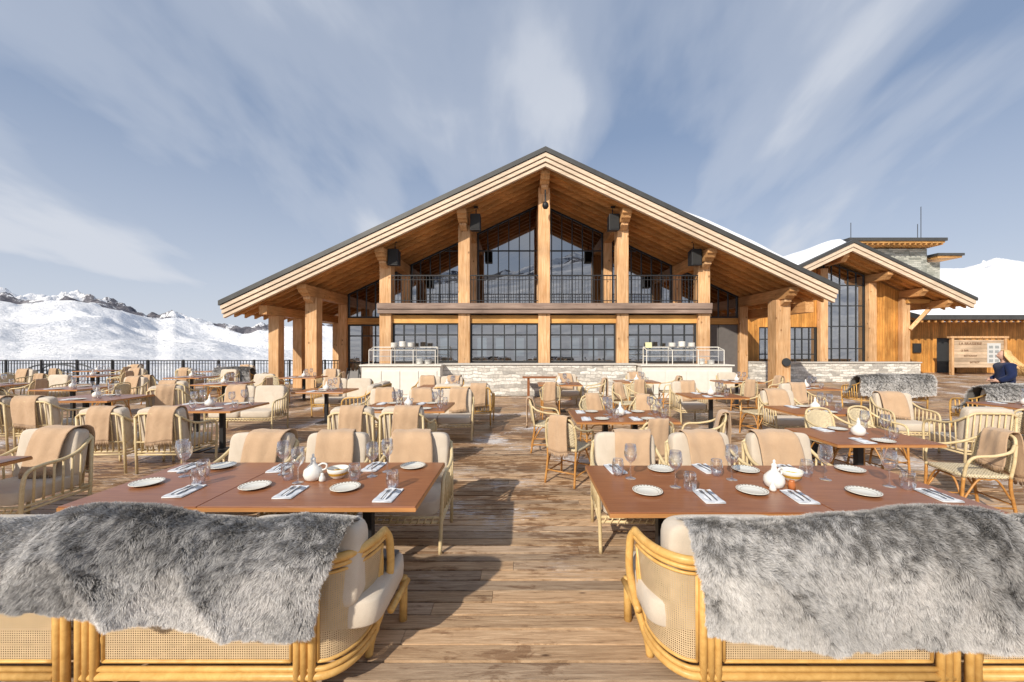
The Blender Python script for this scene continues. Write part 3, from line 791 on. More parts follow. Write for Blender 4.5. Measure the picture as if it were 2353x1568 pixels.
def bistro():
    p=top('bistro_chair','amber rattan bistro armchair with cream woven seat','chair',(0,0,0),'woven bistro chairs on the terrace')
    g=G(); r=.015
    for s in (1,-1):
        g.tube(curve([(s*.235,-.24,0),(s*.225,-.23,.25),(s*.23,-.22,.44)]),r)
        g.tube(curve([(s*.21,.27,0),(s*.20,.22,.3),(s*.205,.21,.46)]),r)
        g.tube(curve([(s*.225,-.225,.20),(s*.12,-.22,.40),(0,-.22,.425)]),.010)
        g.tube(curve([(s*.22,-.22,.2),(s*.21,-.08,.41),(s*.205,.02,.42),(s*.205,.1,.41),(s*.2,.22,.22)]),.010)
        g.tube([(s*.228,-.23,.14),(s*.205,.245,.14)],.010)
    g.tube([(-.228,-.23,.17),(.228,-.23,.17)],.010); g.tube([(-.205,.245,.17),(.205,.245,.17)],.010)
    g.make('leg_frame',M['brownrattan'],p,True,world=False)
    g=G()
    for s in (1,-1):
        g.tube(curve([(s*.23,-.22,.44),(s*.255,-.21,.58),(s*.27,-.15,.66),(s*.27,.02,.68),(s*.25,.17,.72),(s*.20,.25,.78)]),r)
        g.tube(curve([(s*.205,.21,.44),(s*.215,.235,.62),(s*.20,.26,.78)]),r)
    g.tube(curve([(-.20,.26,.78),(-.15,.285,.85),(0,.30,.875),(.15,.285,.85),(.20,.26,.78)]),r)
    g.make('arm_frame',M['rattan'],p,True,world=False)
    g=G(); g.cushion((0,-.01,.455),(.235,.235,.022),.35); g.make('seat',M['weave'],p,True,world=False)
    g=G()
    def fn(u,v):
        a=(u-.5)*2; z=.50+(.35-.07*a*a)*v
        return (a*.195,.235+.05*v-.03*a*a+.02*(1-a*a),z)
    g.grid(fn,14,10); o=g.make('backrest',M['weave'],p,True,world=False)
    so=o.modifiers.new('s','SOLIDIFY'); so.thickness=.012
    return Proto(p)
BC=bistro()

def throw_mesh(path,w,x0,name='throw_blanket',seed=0,fr=.07):
    g=G(); P=curve([(0,a,b) for a,b in path],6); n=len(P)-1; nu=24
    def fn(u,v):
        i=min(n,int(round(v*n))); p=P[i]; x=x0+(u-.5)*w*(1+.08*math.sin(v*5+seed))
        q=.006*math.sin(u*7+seed+v*4)+.003*math.sin(u*15+seed*2-v*5)
        return (x+.02*math.sin(v*6+seed),p[1]+(q+.013)*(1 if v>.45 else -1),p[2]+ (q*.6+.009 if .3<v<.7 else 0)+ (.018*math.sin(u*4+seed) if v>.9 or v<.1 else 0))
    g.grid(fn,nu,n)
    for end in (0,1):
        for i in range(34):
            u=(i+.5)/34; a=Vector(fn(u,end)); d=random.uniform(-.012,.012)
            g.add([(a.x-.0035,a.y,a.z+.004),(a.x+.0035,a.y,a.z+.004),(a.x+d,a.y+.004,a.z-fr*random.uniform(.8,1.1))],[(0,1,2)])
    o=g.make(name,M['throw'],None,True)
    s=o.modifiers.new('s','SOLIDIFY'); s.thickness=.008
    tag(o,'camel wool blanket with fringe draped over a chair back','blanket','camel blankets on chair backs')
    return Proto(o)
pathL=[(.07,.52),(.11,.66),(.155,.82),(.20,.905),(.27,.938),(.34,.915),(.385,.84),(.39,.65),(.385,.46)]
TH=[throw_mesh(pathL,.38,-.06,seed=1),throw_mesh(pathL,.36,.07,seed=4),throw_mesh(pathL,.34,.0,seed=7)]
pathB=[(.17,.56),(.20,.68),(.225,.80),(.26,.885),(.30,.90),(.335,.87),(.34,.7),(.33,.45)]
TB=[throw_mesh(pathB,.28,.03,seed=2),throw_mesh(pathB,.25,-.03,seed=9)]
cnt=[0]
def chair(x,y,rz=0,throw=True,kind=None):
    rz=math.radians(rz)+random.uniform(-.07,.07); cnt[0]+=1
    c=(kind or CH)
    c.place((x,y,0),rz,CHT if (throw and c is CH) else None)
    if throw:
        if c is BC: TB[cnt[0]%2].place((x,y,0),rz)
        elif c is CH: TH[cnt[0]%3].place((x,y,0),rz)
        else:
            R=Matrix.Rotation(rz,3,'Z'); d=R@Vector((.30,0,0))
            TH[0].place((x-d.x,y-d.y,0),rz); 
            if cnt[0]%2: TH[1].place((x+d.x,y+d.y,0),rz)

def table_proto(w,d,legs,label):
    p=top('dining_table',label,'table',(0,0,0),'dining tables on the terrace')
    g=G(); g.box(-w/2,w/2,-d/2,d/2,.722,.75); g.make('table_top',M['table'],p,world=False,bevel=.004)
    g=G(); e=.0025; g.box(-w/2-e,w/2+e,-d/2-e,d/2+e,.716,.741); g.make('table_edge',M['edge'],p,world=False)
    for lx in legs:
        g=G(); g.box(lx-.035,lx+.035,-.035,.035,.03,.70); g.box(lx-.18,lx+.18,-.18,.18,.0,.014); g.box(lx-.15,lx+.15,-.15,.15,.70,.715)
        g.make('leg',M['iron'],p,world=False,bevel=.004)
    return Proto(p)
TS=table_proto(.90,.98,(0,),'square red-brown wood table on a black pedestal')
TM=table_proto(1.42,.98,(-.22,.22),'long red-brown wood table on two black pedestals')
TQ=table_proto(1.15,.85,(0,),'small red-brown wood table on a black pedestal')

def single(g,name,mat,label,cat,group,smooth=True):
    return Proto(tag(g.make(name,mat,None,smooth),label,cat,group))
g=G(); g.lathe([(0,.004),(.045,.003),(.05,.0),(.065,.004),(.104,.016),(.105,.019),(.10,.019),(.07,.009),(0,.008)],40)
PL=single(g,'side_plate',M['plate'],'small cream plate with patterned rim on a table','plate','side plates on the tables')
g=G(); g.lathe([(0,.0),(.036,.0),(.034,.004),(.006,.010),(.0042,.03),(.0040,.09),(.008,.10),(.030,.118),(.043,.145),(.044,.165),(.036,.215),(.0345,.215),(.042,.165),(.041,.147),(.028,.121),(.0,.104)],24)
WG=single(g,'wine_glass',M['wine'],'stemmed wine glass standing on a table','glass','wine glasses on the tables')
g=G(); g.lathe([(0,.0),(.026,.0),(.038,.02),(.042,.05),(.038,.09),(.034,.105),(.0325,.105),(.0365,.09),(.040,.05),(.036,.022),(.024,.006),(0,.006)],24)
TG=single(g,'tumbler',M['wine'],'stemless water glass standing on a table','glass','tumblers on the tables')
g=G()
def fn(u,v): 
    x=(u-.5)*.13; y=(v-.5)*.24; return (x,y,.010+.003*math.sin(u*9+v*4)+.002*math.sin(v*14))
g.grid(fn,12,16); g.box(-.065,.065,-.12,.12,.001,.008)
NK=single(g,'napkin',M['napkin'],'folded white linen napkin laid on a table','napkin','napkins on the tables')
g=G(); g.tube(curve([(0,-.09,.016),(0,-.02,.018),(0,.03,.016),(0,.045,.016)]),[.004]*3+[.0035]*3+[.003]*3+[.003]*10,6)
for i in range(4): g.box(-.010+i*.0058,-.0075+i*.0058,.04,.09,.015,.0175)
g.box(-.010,.010,.035,.045,.015,.0175)
FK=single(g,'fork',M['steel'],'steel fork lying on a white napkin','fork','forks on the napkins')
g=G(); g.tube([(0,-.095,.016),(0,.0,.017)],.0045,6); g.prism([(-.008,.0155),(.006,.0155),(.006,.0175),(-.008,.0175)],0,.095)
KN=single(g,'knife',M['steel'],'steel knife lying on a white napkin','knife','knives on the napkins')
g=G(); g.lathe([(0,0),(.045,0),(.06,.012),(.072,.045),(.066,.08),(.040,.108),(.022,.125),(.017,.150),(.020,.165),(.014,.172),(.008,.178),(.010,.195),(0,.205)],28)
g.tube(curve([(.062,0,.07),(.095,0,.085),(.10,0,.115),(.07,0,.125),(.04,0,.11)]),.007,8)
PT=single(g,'ceramic_pitcher',M['white'],'white gourd shaped ceramic pitcher on a table','pitcher','pitchers on the tables')
g=G(); g.lathe([(0,0),(.035,0),(.04,.006),(.065,.03),(.078,.06),(.080,.082),(.076,.082),(.072,.058),(.05,.03),(0,.016)],28)
BW=single(g,'bowl',M['bowl'],'cream bowl with ochre band on a table','bowl','bowls on the tables')
g=G(); g.lathe([(0,0),(.018,0),(.024,.012),(.020,.035),(.011,.05),(.012,.06),(.0,.066)],16)
CR=single(g,'salt_cruet',M['white'],'small white cruet beside a pitcher','cruet','cruets on the tables')
g=G(); g.lathe([(0,0),(.024,0),(.024,.05),(.018,.06),(.02,.07),(0,.072)],16)
JR=single(g,'pepper_jar',M['amber'],'small amber jar beside a pitcher','jar','cruets on the tables')
Z=.7505
def setnap(x,y,rz=0):
    NK.place((x,y,Z),rz); R=Matrix.Rotation(rz,3,'Z')
    for pr,dx in ((FK,-.02),(KN,.02)):
        d=R@Vector((dx,0,0)); pr.place((x+d.x,y+d.y,Z),rz+random.uniform(-.06,.06))

TS.place((-2.57,3.09,0)); TM.place((-1.405,3.09,0),0)
TM.place((1.26,3.0,0)); TS.place((2.515,3.0,0),0,None,(1.19,1,1))
for x,y in ((-2.83,3.02),(-2.58,3.44),(-1.97,2.95),(-1.29,2.92),(-.94,3.44),(1.16,3.36),(.89,2.85),(1.86,3.34),(1.64,2.86),(2.74,3.35),(2.41,2.83)): PL.place((x,y,Z))
for x,y,r in ((-2.41,2.86,.05),(-1.64,2.84,.0),(-.93,2.78,-.05),(-2.86,3.42,.0),(-2.05,3.40,.1),(-1.27,3.43,-.05),(.78,3.37,.1),(1.28,2.76,-.02),(1.55,3.38,.1),(1.90,2.75,-.08),(2.88,2.78,-.1),(2.25,3.36,0)): setnap(x,y,r)
gs=(1.15,1.15,1.24)
for x,y in ((-2.80,3.30),(-1.71,3.05),(-1.94,3.25),(-1.20,3.20),(-1.12,3.32),(.85,3.15),(1.13,2.96),(1.63,3.12),(2.36,3.12),(2.72,2.97),(-2.70,3.20)): WG.place((x,y,Z),0,None,gs)
for x,y in ((-2.43,3.0),(-.95,2.93),(-1.83,3.12),(-1.30,3.1),(.77,3.23),(1.21,2.89),(1.56,3.22),(2.27,3.2),(2.80,2.91),(-2.55,3.2)): TG.place((x,y,Z),0,None,gs)
PT.place((-1.63,3.12,Z),.1); CR.place((-1.54,3.08,Z)); BW.place((-1.455,3.16,Z))
PT.place((1.86,2.96,Z),.5); JR.place((1.95,2.90,Z)); BW.place((2.08,3.10,Z)); CR.place((1.80,2.88,Z))

for x in (-2.60,-1.84,-1.03): chair(x,3.76)
for x in (1.01,1.79,2.56): chair(x,3.76)
chair(-4.92,3.95)
def mtable(P,x,y,w,d,rz=0,n=2):
    P.place((x,y,0),rz)
    for i in range(n):
        u=-w/2+w*(i+.5)/n
        for sgn in (-1,1):
            j=lambda:random.uniform(-.03,.03)
            PL.place((x+u+j(),y+sgn*(d/2-.14),Z)); WG.place((x+u+.16+j(),y+sgn*.12+j(),Z),0,None,gs); TG.place((x+u+.24,y+sgn*.2+j(),Z),0,None,gs); NK.place((x+u-.2,y+sgn*(d/2-.16),Z),j()*3)
    PT.place((x,y,Z),1)
mtable(TM,-5.35,3.3,1.4,.98)
chair(-5.88,5.9,180); chair(-5.07,5.9,180)
mtable(TM,-5.35,6.85,1.4,.9); chair(-5.75,8.4,0,True,LS)
chair(-2.42,5.95,180); chair(-1.69,5.95,180)
mtable(TM,-1.95,6.85,1.4,.9); chair(-1.62,7.75,0,True,LS); chair(-2.75,7.8,0)
chair(-8.95,7.05,180); chair(-8.22,7.05,180); mtable(TM,-8.5,8.0,1.4,.9,0,1)
chair(-7.8,8.9,200)
mtable(TQ,-4.55,9.3,1.1,.85,0,1); chair(-4.6,10.3,0,True,LH); chair(-3.6,9.3,-90,False,LH)
chair(-1.35,9.3,180,True,LH); mtable(TM,-1.9,10.1,1.4,.9,0,1); chair(-2.3,11.0,0,True,LH)
for x,y in ((-8.2,11.0),(-11.0,9.8),(-14.0,10.6),(-10.9,13.2),(-14.8,13.8),(-7.2,13.2),(-18.2,13.2),(-12.4,16.3),(-17.5,16.5)):
    mtable(TQ,x,y,1.1,.85,0,1)
    chair(x-.3,y-.95,180,random.random()<.8,BC if random.random()<.5 else None)
    chair(x+.35,y+.95,0,random.random()<.6)
    chair(x+.95,y,-90,random.random()<.7,BC)
    if random.random()<.5: chair(x-1.0,y,90,random.random()<.5,BC)
mtable(TM,1.45,5.95,1.4,.9)
chair(.62,5.35,150,True,BC); chair(1.62,5.15,185,True,BC); chair(2.45,5.5,-110,True,BC)
chair(1.30,7.1,5,True,BC); chair(2.15,7.0,-20,True,BC); chair(.42,6.85,90,True,BC)
mtable(TQ,3.95,8.4,1.1,.85,0,1); chair(4.72,8.0,-75,True,BC); chair(3.9,9.4,0,True); chair(2.4,9.3,20,True,BC)
mtable(TQ,4.75,6.5,1.1,.85,0,1); chair(4.95,7.55,0,True); chair(6.2,8.9,0,True)
mtable(TQ,3.9,4.65,1.15,.9,0,1); chair(4.78,4.30,-100,True,BC); chair(4.35,5.6,0,False,BC); chair(5.1,5.75,15,False,BC)
chair(6.55,5.9,170,False); chair(6.75,7.1,-10,True); chair(7.5,6.0,150,True,BC)
mtable(TQ,7.0,9.9,1.1,.85,0,1)
for x,y in ((1.0,10.9),(3.3,11.6),(6.2,11.6)):
    mtable(TQ,x,y,1.1,.85,0,1)
    chair(x-.3,y-.95,180,random.random()<.8,BC); chair(x+.35,y+.95,0,random.random()<.6)
    chair(x+.95,y,-90,random.random()<.7,BC)
mtable(TQ,8.8,7.0,1.1,.85,0,1); chair(8.5,6.0,180,True,BC)
p=top('bench_table','long plain wooden bench table before the stone wall','table',(.9,13.4,0))
g=G(); g.box(-.9,.9,-.25,.25,.70,.75); g.make('table_top',M['table'],p,world=False,bevel=.005)
for s_ in (-.7,.7):
    g=G(); g.box(s_-.04,s_+.04,-.2,.2,0,.70); g.make('leg',M['table'],p,world=False)
p=top('easel_sign','black folding easel stand beside the bar counter','easel',(-5.9,13.9,0))
g=G()
for s_ in (-.25,.25): g.tube([(s_,-.2,0),(s_*.8,.05,1.0)],.015); g.tube([(s_,.3,0),(s_*.8,.05,1.0)],.015)
g.make('stand',M['iron'],p,world=False)
g=G(); g.box(-.22,.22,-.02,0,.35,.9,Matrix.Translation((0,-.07,0))@Matrix.Rotation(-.24,4,'X')); g.make('board',M['grey_panel'],p,world=False)

# ------------------------------------------------------------------ foreground cane sofas
def sofa(left,xin,xout,curved,label):
    m=(lambda x:x) if left else (lambda x:-x-.15)
    p=top('cane_sofa',label,'sofa',(m((xin+xout)/2),2.3,0),'honey framed cane sofas')
    yb=2.02; arc=[(-1.06,2.02),(-.985,2.03),(-.915,2.075),(-.86,2.15),(-.825,2.25),(-.81,2.36)] if curved else []
    xe=-1.06 if curved else xin
    X=lambda pts:[(m(a),b,c) for a,b,c in pts]
    g=G()
    def rail(z,r,off=0,ins=0):
        pts=[(xout,yb+off,z),(xe-.06,yb+off,z)]
        if arc: pts+=[tuple(v) for v in curve([(a-ins*k/5*.5,b+off,z) for k,(a,b) in enumerate(arc)])]
        g.tube(X(pts),r,14)
    rail(.71,.023); rail(.672,.013,.0); rail(.13,.020,0,.10); rail(.166,.013,0,.10)
    for xx in ((xe,xe-.038,xe-.074) if curved else (xe,xe-.038)): g.tube(X([(xx,yb-.004,.69),(xx,yb-.004,.0 if xx!=xe-.038 else .06)]),.0195,14)
    for xx in (xout,xout+.038,xout+.076): g.tube(X([(xx,yb-.004,.69),(xx,yb-.004,.0 if xx!=xout+.038 else .06)]),.0195,14)
    if curved:
        g.tube(X([tuple(v) for v in curve([(-.812,2.34,.712),(-.80,2.37,.68),(-.79,2.385,.62),(-.79,2.39,.45),(-.83,2.37,.25),(-.875,2.33,.10),(-.89,2.32,.0)])]),.023,14)
        g.tube(X([tuple(v) for v in curve([(-.85,2.33,.68),(-.83,2.34,.62),(-.83,2.35,.45),(-.86,2.32,.25),(-.90,2.28,.14)])]),.013,10)
    xs=xin
    g.tube(X([(xout+.03,2.64,.25),(xs-.02,2.64,.25)]),.022); g.tube(X([(xs-.02,2.34,.25),(xs-.01,2.64,.25)]),.022); g.tube(X([(xout+.03,2.1,.25),(xout+.03,2.64,.25)]),.022)
    for xx in (xs-.03,xout+.05): g.tube(X([(xx,2.62,0),(xx,2.63,.28)]),.026)
    g.make('frame',M['honey'],p,True)
    def panel(P):
        g=G(); n=len(P)-1; cum=[0]
        for i in range(n): cum.append(cum[-1]+math.dist(P[i],P[i+1]))
        tot=cum[-1]
        def fn(u,v):
            t=u*tot; i=0
            while i<n-1 and cum[i+1]<t: i+=1
            f=(t-cum[i])/(cum[i+1]-cum[i]); a=P[i]; b=P[i+1]; x=a[0]+(b[0]-a[0])*f; y=a[1]+(b[1]-a[1])*f
            z=.20+.44*v; return (m(x-(.05*(1-v)*u if len(P)>2 else 0)),y+.006,z)
        nu,nv=(24 if n>1 else 2),6
        g.grid(fn,nu,nv)
        o=g.make('cane_panel',M['cane'],p)
        uv=o.data.uv_layers.new(name='UVMap'); c_=.0115
        for l in o.data.loops:
            j,i=divmod(l.vertex_index,nu+1); uv.data[l.index].uv=(i/nu*tot/c_,j/nv*.44/c_)
        g=G()
        a=[fn(i/20,0) for i in range(21)]; b=[fn(i/20,1) for i in range(21)]
        for q in (a,b,[a[0],b[0]],[a[-1],b[-1]]): g.tube(q,.009,8)
        g.make('panel_frame',M['honey'],p,True)
    panel([(xout+.11,yb),(xe-.11 if curved else xe-.07,yb)])
    if curved: panel([tuple(v)[:2] for v in curve([(a,b,0) for a,b in arc[0:]],3)][1:-1])
    L_=(xin-.10)-(xout+.03); n=2
    g=G(); xa,xb=xout+.04,xin-.01
    g.cushion((m((xa+xb)/2),2.38,.375),((xb-xa)/2,.29,.085),.25,nu=48); g.make('seat_cushion',M['cushion'],p,True)
    for i in range(n):
        w=L_/n/2; cx=xout+.03+w*(2*i+1); g=G(); g.cushion((m(cx),2.165,.635),(w-.004,.09,.225),.30,-.04); g.make('back_cushion',M['cushion'],p,True)
sofa(True,-.75,-2.23,True,'honey framed cane sofa with cream cushions and grey fur')
sofa(True,-2.30,-3.75,False,'cane sofa section with straight end and grey fur')
sofa(False,-.81,-2.33,True,'honey framed cane sofa draped with long grey fur throw')
sofa(False,-2.40,-3.85,False,'cane sofa section with straight end and grey fur')

def fur(x0,x1,zb,ztp,seed,nh,label,yo=0,hl=.028,hw=.0013,far=False,seat=True,skew=(0,0),lift=0):
    rs=np.random.RandomState(seed)
    ub=np.linspace(0,1,len(zb)); ut=np.linspace(0,1,len(ztp)); W=abs(x1-x0)
    def S(u,s):
        u=np.asarray(u,float); s=np.asarray(s,float)
        b=np.interp(u,ub,zb)+.02*(vn(u*4+seed,3.3+0*u)-.5); t=np.interp(u,ut,ztp)+.03*(vn(u*6+seed*7,1.7+0*u)-.4)
        ks=np.array([0,.2,.42,.50,.58,.65,.74,.86,.93,1.0])
        ys=[np.full_like(u,v) for v in (1.95,1.945,1.96,1.995,2.08,2.18,2.27,2.30,2.40 if seat else 2.31,2.56 if seat else 2.32)]
        zs=[b,b+(t-.1-b)*.5,t-.09,t-.022,t,t-.025,t-.12,np.full_like(u,.60),np.full_like(u,.50 if seat else .56),np.full_like(u,.485 if seat else .5)]
        y=np.zeros_like(u); z=np.zeros_like(u)
        for i in range(len(ks)-1):
            a=np.clip((s-ks[i])/(ks[i+1]-ks[i]),0,1); msk=(s>=ks[i])&((s<ks[i+1])|(i==len(ks)-2))
            y=np.where(msk,ys[i]+(ys[i+1]-ys[i])*a,y); z=np.where(msk,zs[i]+(zs[i+1]-zs[i])*a,z)
        x=x0+(x1-x0)*u+.03*(vn(s*5+seed*3,u*0+2)-.5)*2*np.abs(u-.5)
        inner=u if skew[0]>0 else 1-u
        x=x+inner*(skew[0]*np.clip((s-.25)/.25,0,1)+skew[1]*np.clip((s-.8)/.15,0,1))
        f1=vn((u*W*2.4+s*1.6)+seed*5,s*.9+seed); f2=vn((u*W*4.2-s*2.0)+seed*2,s*1.2+seed*3)
        fold=.65*(1-np.abs(f1-.5)*2)**2.0+.35*(1-np.abs(f2-.5)*2)**1.5
        edge=np.clip(np.minimum(u,1-u)*12,0,1)**.5
        d=(.105*fold+.004*vn(u*W*14+seed,s*14))*(.3+.7*edge)
        back=np.clip((.5-s)/.15,0,1); topm=1-np.abs(np.clip((s-.54)/.14,-1,1))
        y=y-d*back; z=z+d*.30*topm+.012*topm; z=z+d*.3*np.clip((s-.8)/.1,0,1)
        return np.stack([x,y+yo,z],-1)
    nu,nv=140,110
    U,Vv=np.meshgrid(np.linspace(0,1,nu+1),np.linspace(0,1,nv+1)); P=S(U.ravel(),Vv.ravel())
    idx=np.arange((nu+1)*(nv+1)).reshape(nv+1,nu+1)
    q=np.stack([idx[:-1,:-1],idx[:-1,1:],idx[1:,1:],idx[1:,:-1]],-1).reshape(-1,4)
    tris0=np.concatenate([q[:,[0,1,2]],q[:,[0,2,3]]])
    u=rs.rand(nh); s=rs.rand(nh)**1.3 if not far else rs.rand(nh)
    ne=int(nh*.04); u[:ne]=np.where(rs.rand(ne)<.5,rs.rand(ne)*.01,1-rs.rand(ne)*.01); s[ne:2*ne]=rs.rand(ne)*.012
    e=.004; p=S(u,s); du=(S(np.clip(u+e,0,1),s)-S(np.clip(u-e,0,1),s)); ds=(S(u,np.clip(s+e,0,1))-S(u,np.clip(s-e,0,1)))
    nrm=np.cross(du,ds); nrm/=np.linalg.norm(nrm,axis=1,keepdims=True)+1e-9
    ref=np.stack([np.zeros(nh),p[:,1]-(2.1+yo),p[:,2]-.55],-1)
    sg=np.sign(np.sum(nrm*ref,1)); sg[sg==0]=1; nrm*=sg[:,None]
    dn=-ds/(np.linalg.norm(ds,axis=1,keepdims=True)+1e-9)
    cx=u*W*38+seed; cy=s*38
    cl=np.stack([vn(cx,cy)-.5,(vn(cx+50,cy+9)-.5)*.5,vn(cx+90,cy+33)-.5],-1)
    cl2=np.stack([vn(u*W*5+seed,s*5)-.5,0*u,vn(u*W*5+7,s*5+seed)-.5],-1)
    side=du/(np.linalg.norm(du,axis=1,keepdims=True)+1e-9)*np.where(u<.03,-1,np.where(u>.97,1,0))[:,None]
    d=nrm*.9+dn*.50*np.where(s<.62,1,-.3)[:,None]+cl*1.0+cl2*1.0+side*.4+rs.randn(nh,3)*.14
    d/=np.linalg.norm(d,axis=1,keepdims=True)
    ln=hl*(.7+.45*rs.rand(nh))[:,None]
    g=np.array([0,0,-1.]); 
    mid=p+d*ln*.5; tip=p+d*ln+g*ln*.20+cl*.006
    w=np.cross(d,nrm+rs.randn(nh,3)*.5); w/=np.linalg.norm(w,axis=1,keepdims=True)+1e-9; w*=hw
    HV=np.stack([p-w,p+w,mid-w*.7,mid+w*.7,tip],1).reshape(-1,3)
    b0=len(P)+np.arange(nh)*5
    HT=np.concatenate([np.stack([b0,b0+1,b0+3],-1),np.stack([b0,b0+3,b0+2],-1),np.stack([b0+2,b0+3,b0+4],-1)])
    V=np.concatenate([P,HV]); T=np.concatenate([tris0,HT])
    me=bpy.data.meshes.new('fur_throw'); me.vertices.add(len(V)); me.vertices.foreach_set('co',V.ravel().astype(np.float32))
    me.loops.add(len(T)*3); me.loops.foreach_set('vertex_index',T.ravel().astype(np.int32))
    me.polygons.add(len(T)); me.polygons.foreach_set('loop_start',np.arange(0,len(T)*3,3,dtype=np.int32))
    me.polygons.foreach_set('use_smooth',np.ones(len(T),bool))
    me.update(calc_edges=True)
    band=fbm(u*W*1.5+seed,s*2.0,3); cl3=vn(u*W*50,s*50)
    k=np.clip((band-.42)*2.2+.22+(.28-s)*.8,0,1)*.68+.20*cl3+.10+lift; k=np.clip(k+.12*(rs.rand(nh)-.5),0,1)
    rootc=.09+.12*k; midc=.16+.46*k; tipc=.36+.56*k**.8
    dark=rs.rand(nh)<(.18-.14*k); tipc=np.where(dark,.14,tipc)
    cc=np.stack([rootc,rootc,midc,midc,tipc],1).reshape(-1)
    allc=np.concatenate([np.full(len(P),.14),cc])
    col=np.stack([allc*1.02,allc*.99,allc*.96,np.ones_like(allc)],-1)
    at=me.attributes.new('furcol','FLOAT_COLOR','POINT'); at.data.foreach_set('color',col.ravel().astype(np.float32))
    me.materials.append(M['fur'])
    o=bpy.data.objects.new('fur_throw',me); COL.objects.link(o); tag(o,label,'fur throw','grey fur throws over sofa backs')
    return o
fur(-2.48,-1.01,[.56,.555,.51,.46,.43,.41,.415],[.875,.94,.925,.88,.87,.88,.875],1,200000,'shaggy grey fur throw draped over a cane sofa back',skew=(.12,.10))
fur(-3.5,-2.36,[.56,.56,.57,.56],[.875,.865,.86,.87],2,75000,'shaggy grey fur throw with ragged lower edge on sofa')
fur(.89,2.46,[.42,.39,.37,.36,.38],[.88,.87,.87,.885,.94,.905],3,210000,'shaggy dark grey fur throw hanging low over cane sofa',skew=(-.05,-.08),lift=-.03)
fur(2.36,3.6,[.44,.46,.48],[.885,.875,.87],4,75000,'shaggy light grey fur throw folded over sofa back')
for x,y,w in ((10.2,11.3,1.9),(10.3,8.45,1.9),(-10.6,15.0,1.2)):
    s2=LH.place((x-.0,y,0),math.pi,'honey rattan bench covered by a grey fur throw')
    s2.scale=(w/1.34,1,1)
    o=fur(x-w/2-.05,x+w/2+.05,[.45,.4,.46],[.93,.97,.94],int(x*3)+40,22000,'grey fur throw covering a distant terrace sofa',yo=y-.28-2.08+.0,hl=.06,hw=.006,far=True,lift=.35)

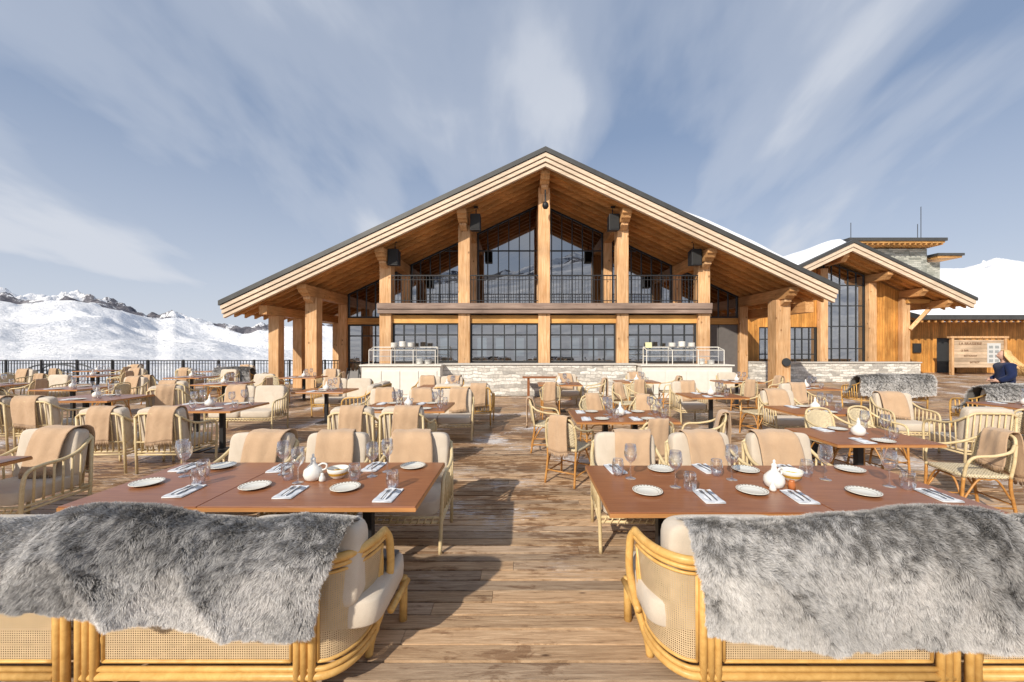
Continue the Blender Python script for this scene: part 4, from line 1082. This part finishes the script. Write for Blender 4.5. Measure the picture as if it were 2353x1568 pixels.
# ------------------------------------------------------------------ person
def person(x,y):
    V=[(0,0,.93),(0,0,1.08),(0,0,1.25),(0,.0,1.37),(0,-.01,1.45),(0,-.02,1.53),
       (.09,0,.88),(.10,-.01,.50),(.10,.01,.09),(.10,-.12,.04),
       (-.09,0,.88),(-.10,-.01,.50),(-.10,.01,.09),(-.10,-.12,.04),
       (.16,0,1.35),(.20,.01,1.10),(.16,-.16,.98),(.10,-.24,1.02),
       (-.16,0,1.35),(-.20,.01,1.10),(-.16,-.16,.98),(-.10,-.24,1.02)]
    E=[(0,1),(1,2),(2,3),(3,4),(4,5),(0,6),(6,7),(7,8),(8,9),(0,10),(10,11),(11,12),(12,13),(3,14),(14,15),(15,16),(16,17),(3,18),(18,19),(19,20),(20,21)]
    R=[.15,.13,.14,.10,.05,.06,.09,.06,.042,.035,.09,.06,.042,.035,.06,.045,.034,.03,.06,.045,.034,.03]
    def skin(name,V,E,R,mat,sub=2):
        me=bpy.data.meshes.new(name); me.from_pydata(V,E,[]); me.update(); o=bpy.data.objects.new(name,me); COL.objects.link(o)
        sk=o.modifiers.new('s','SKIN'); sk.use_smooth_shade=True
        for i,r in enumerate(R): me.skin_vertices[0].data[i].radius=(r,r*(.75 if r>.09 else 1)); 
        me.skin_vertices[0].data[0].use_root=True
        sb=o.modifiers.new('sb','SUBSURF'); sb.levels=sub; sb.render_levels=sub; me.materials.append(mat); return o
    skinm=plain('skin',(.62,.38,.28),.5,var=.05)
    b=skin('person',V,E,R,skinm); b.location=(x,y,0); b.rotation_euler=(0,0,math.radians(-118)); b.scale=(1.06,1.06,.975)
    tag(b,'standing woman with long blonde hair in a navy winter jacket','person')
    g=G()
    def hd(u,v):
        th=2*math.pi*u; ph=-math.pi/2+math.pi*v
        X=.072*math.cos(ph)*math.cos(th); Y=.092*math.cos(ph)*math.sin(th); Zz=.115*math.sin(ph)
        if Zz<0: X*=1+.35*Zz/.115*.8; 
        front=max(0,-math.sin(th))*math.cos(ph)
        nose=math.exp(-((X/.012)**2+((Zz+.008)/.020)**2))*.022*(front>.5)
        sock=sum(math.exp(-(((X-s*.028)/.014)**2+((Zz-.015)/.012)**2)) for s in (-1,1))*.008*(front>.3)
        lip=math.exp(-((X/.02)**2+((Zz+.045)/.008)**2))*.005*(front>.5)
        return (X,-.03+Y-nose+sock-lip,1.595+Zz)
    g.grid(hd,40,30); g.make('head',skinm,b,True,world=False)
    g=G()
    for s in (-1,1): g.lathe([(0,-.009),(.009,0),(0,.009)],8,c=(s*.028,-.105,1.612))
    g.make('eyes',plain('eye_dark',(.03,.02,.02),.2),b,True,world=False)
    g=G()
    for s in (-1,1): g.cushion((s*.073,-.02,1.59),(.008,.016,.028),.8,nu=10,nv=8)
    g.make('ears',skinm,b,True,world=False)
    jk=fabric('navy_jacket',(.015,.025,.07),(.025,.035,.10),80,.3)
    o=skin('jacket',[(0,0,.86),(0,0,1.05),(0,0,1.25),(0,0,1.38),(0,-.005,1.45),(.18,0,1.37),(.23,.01,1.10),(.17,-.17,.99),(-.18,0,1.37),(-.23,.01,1.10),(-.17,-.17,.99)],
       [(0,1),(1,2),(2,3),(3,4),(3,5),(5,6),(6,7),(3,8),(8,9),(9,10)],[.22,.20,.21,.15,.09,.10,.085,.065,.10,.085,.065],jk); o.parent=b
    o=skin('trousers',[(0,0,.92),(.095,0,.86),(.10,-.01,.5),(.10,.01,.12),(-.095,0,.86),(-.10,-.01,.5),(-.10,.01,.12)],[(0,1),(1,2),(2,3),(0,4),(4,5),(5,6)],[.16,.11,.08,.065,.11,.08,.065],plain('black_trousers',(.02,.02,.025),.8)); o.parent=b
    for s in (-1,1):
        VV=[(s*.16,-.17,.985),(s*.125,-.215,1.0)];EE=[(0,1)];RR=[.026,.028]
        for k in range(4):
            b0=len(VV); dx=(k-1.5)*.018
            VV+=[(s*.115,-.225+dx*.3,1.0+dx),(s*.085,-.25+dx*.3,1.0+dx),(s*.06,-.245,.99+dx)]; EE+=[(1,b0),(b0,b0+1),(b0+1,b0+2)]; RR+=[.009,.0085,.007]
        b0=len(VV); VV+=[(s*.13,-.195,1.03),(s*.11,-.20,1.06)]; EE+=[(0,b0),(b0,b0+1)]; RR+=[.011,.009]
        h=skin('hand',VV,EE,RR,skinm,1); h.parent=b
    g=G(); rr=random.Random(3)
    for i in range(1100):
        th=rr.uniform(-.30,math.pi+.30); 
        hx=.088*math.cos(th); hy=-.03+.108*math.sin(th)*(1 if math.sin(th)>0 else .6); L_=rr.uniform(.28,.50)
        a=(hx*.25,hy*.3-.01,1.722+rr.uniform(-.003,.005)); c_=(hx*.9,hy*.9,1.695)
        pts=curve([a,c_,(hx*1.2,hy*1.2+.005,1.60),(hx*1.6+rr.uniform(-.02,.02),hy*1.4+.06,1.48),(hx*2.2+rr.uniform(-.05,.05),hy*1.5+.16+rr.uniform(-.03,.06),1.60-L_)],3)
        g.tube(pts,[.010]*(len(pts)-1)+[.001],4)
    g.make('hair',plain('blonde_hair',(.74,.47,.20),.45,var=.4,scale=60),b,True,world=False)
person(11.15,9.25)
print('done',len(bpy.data.objects))
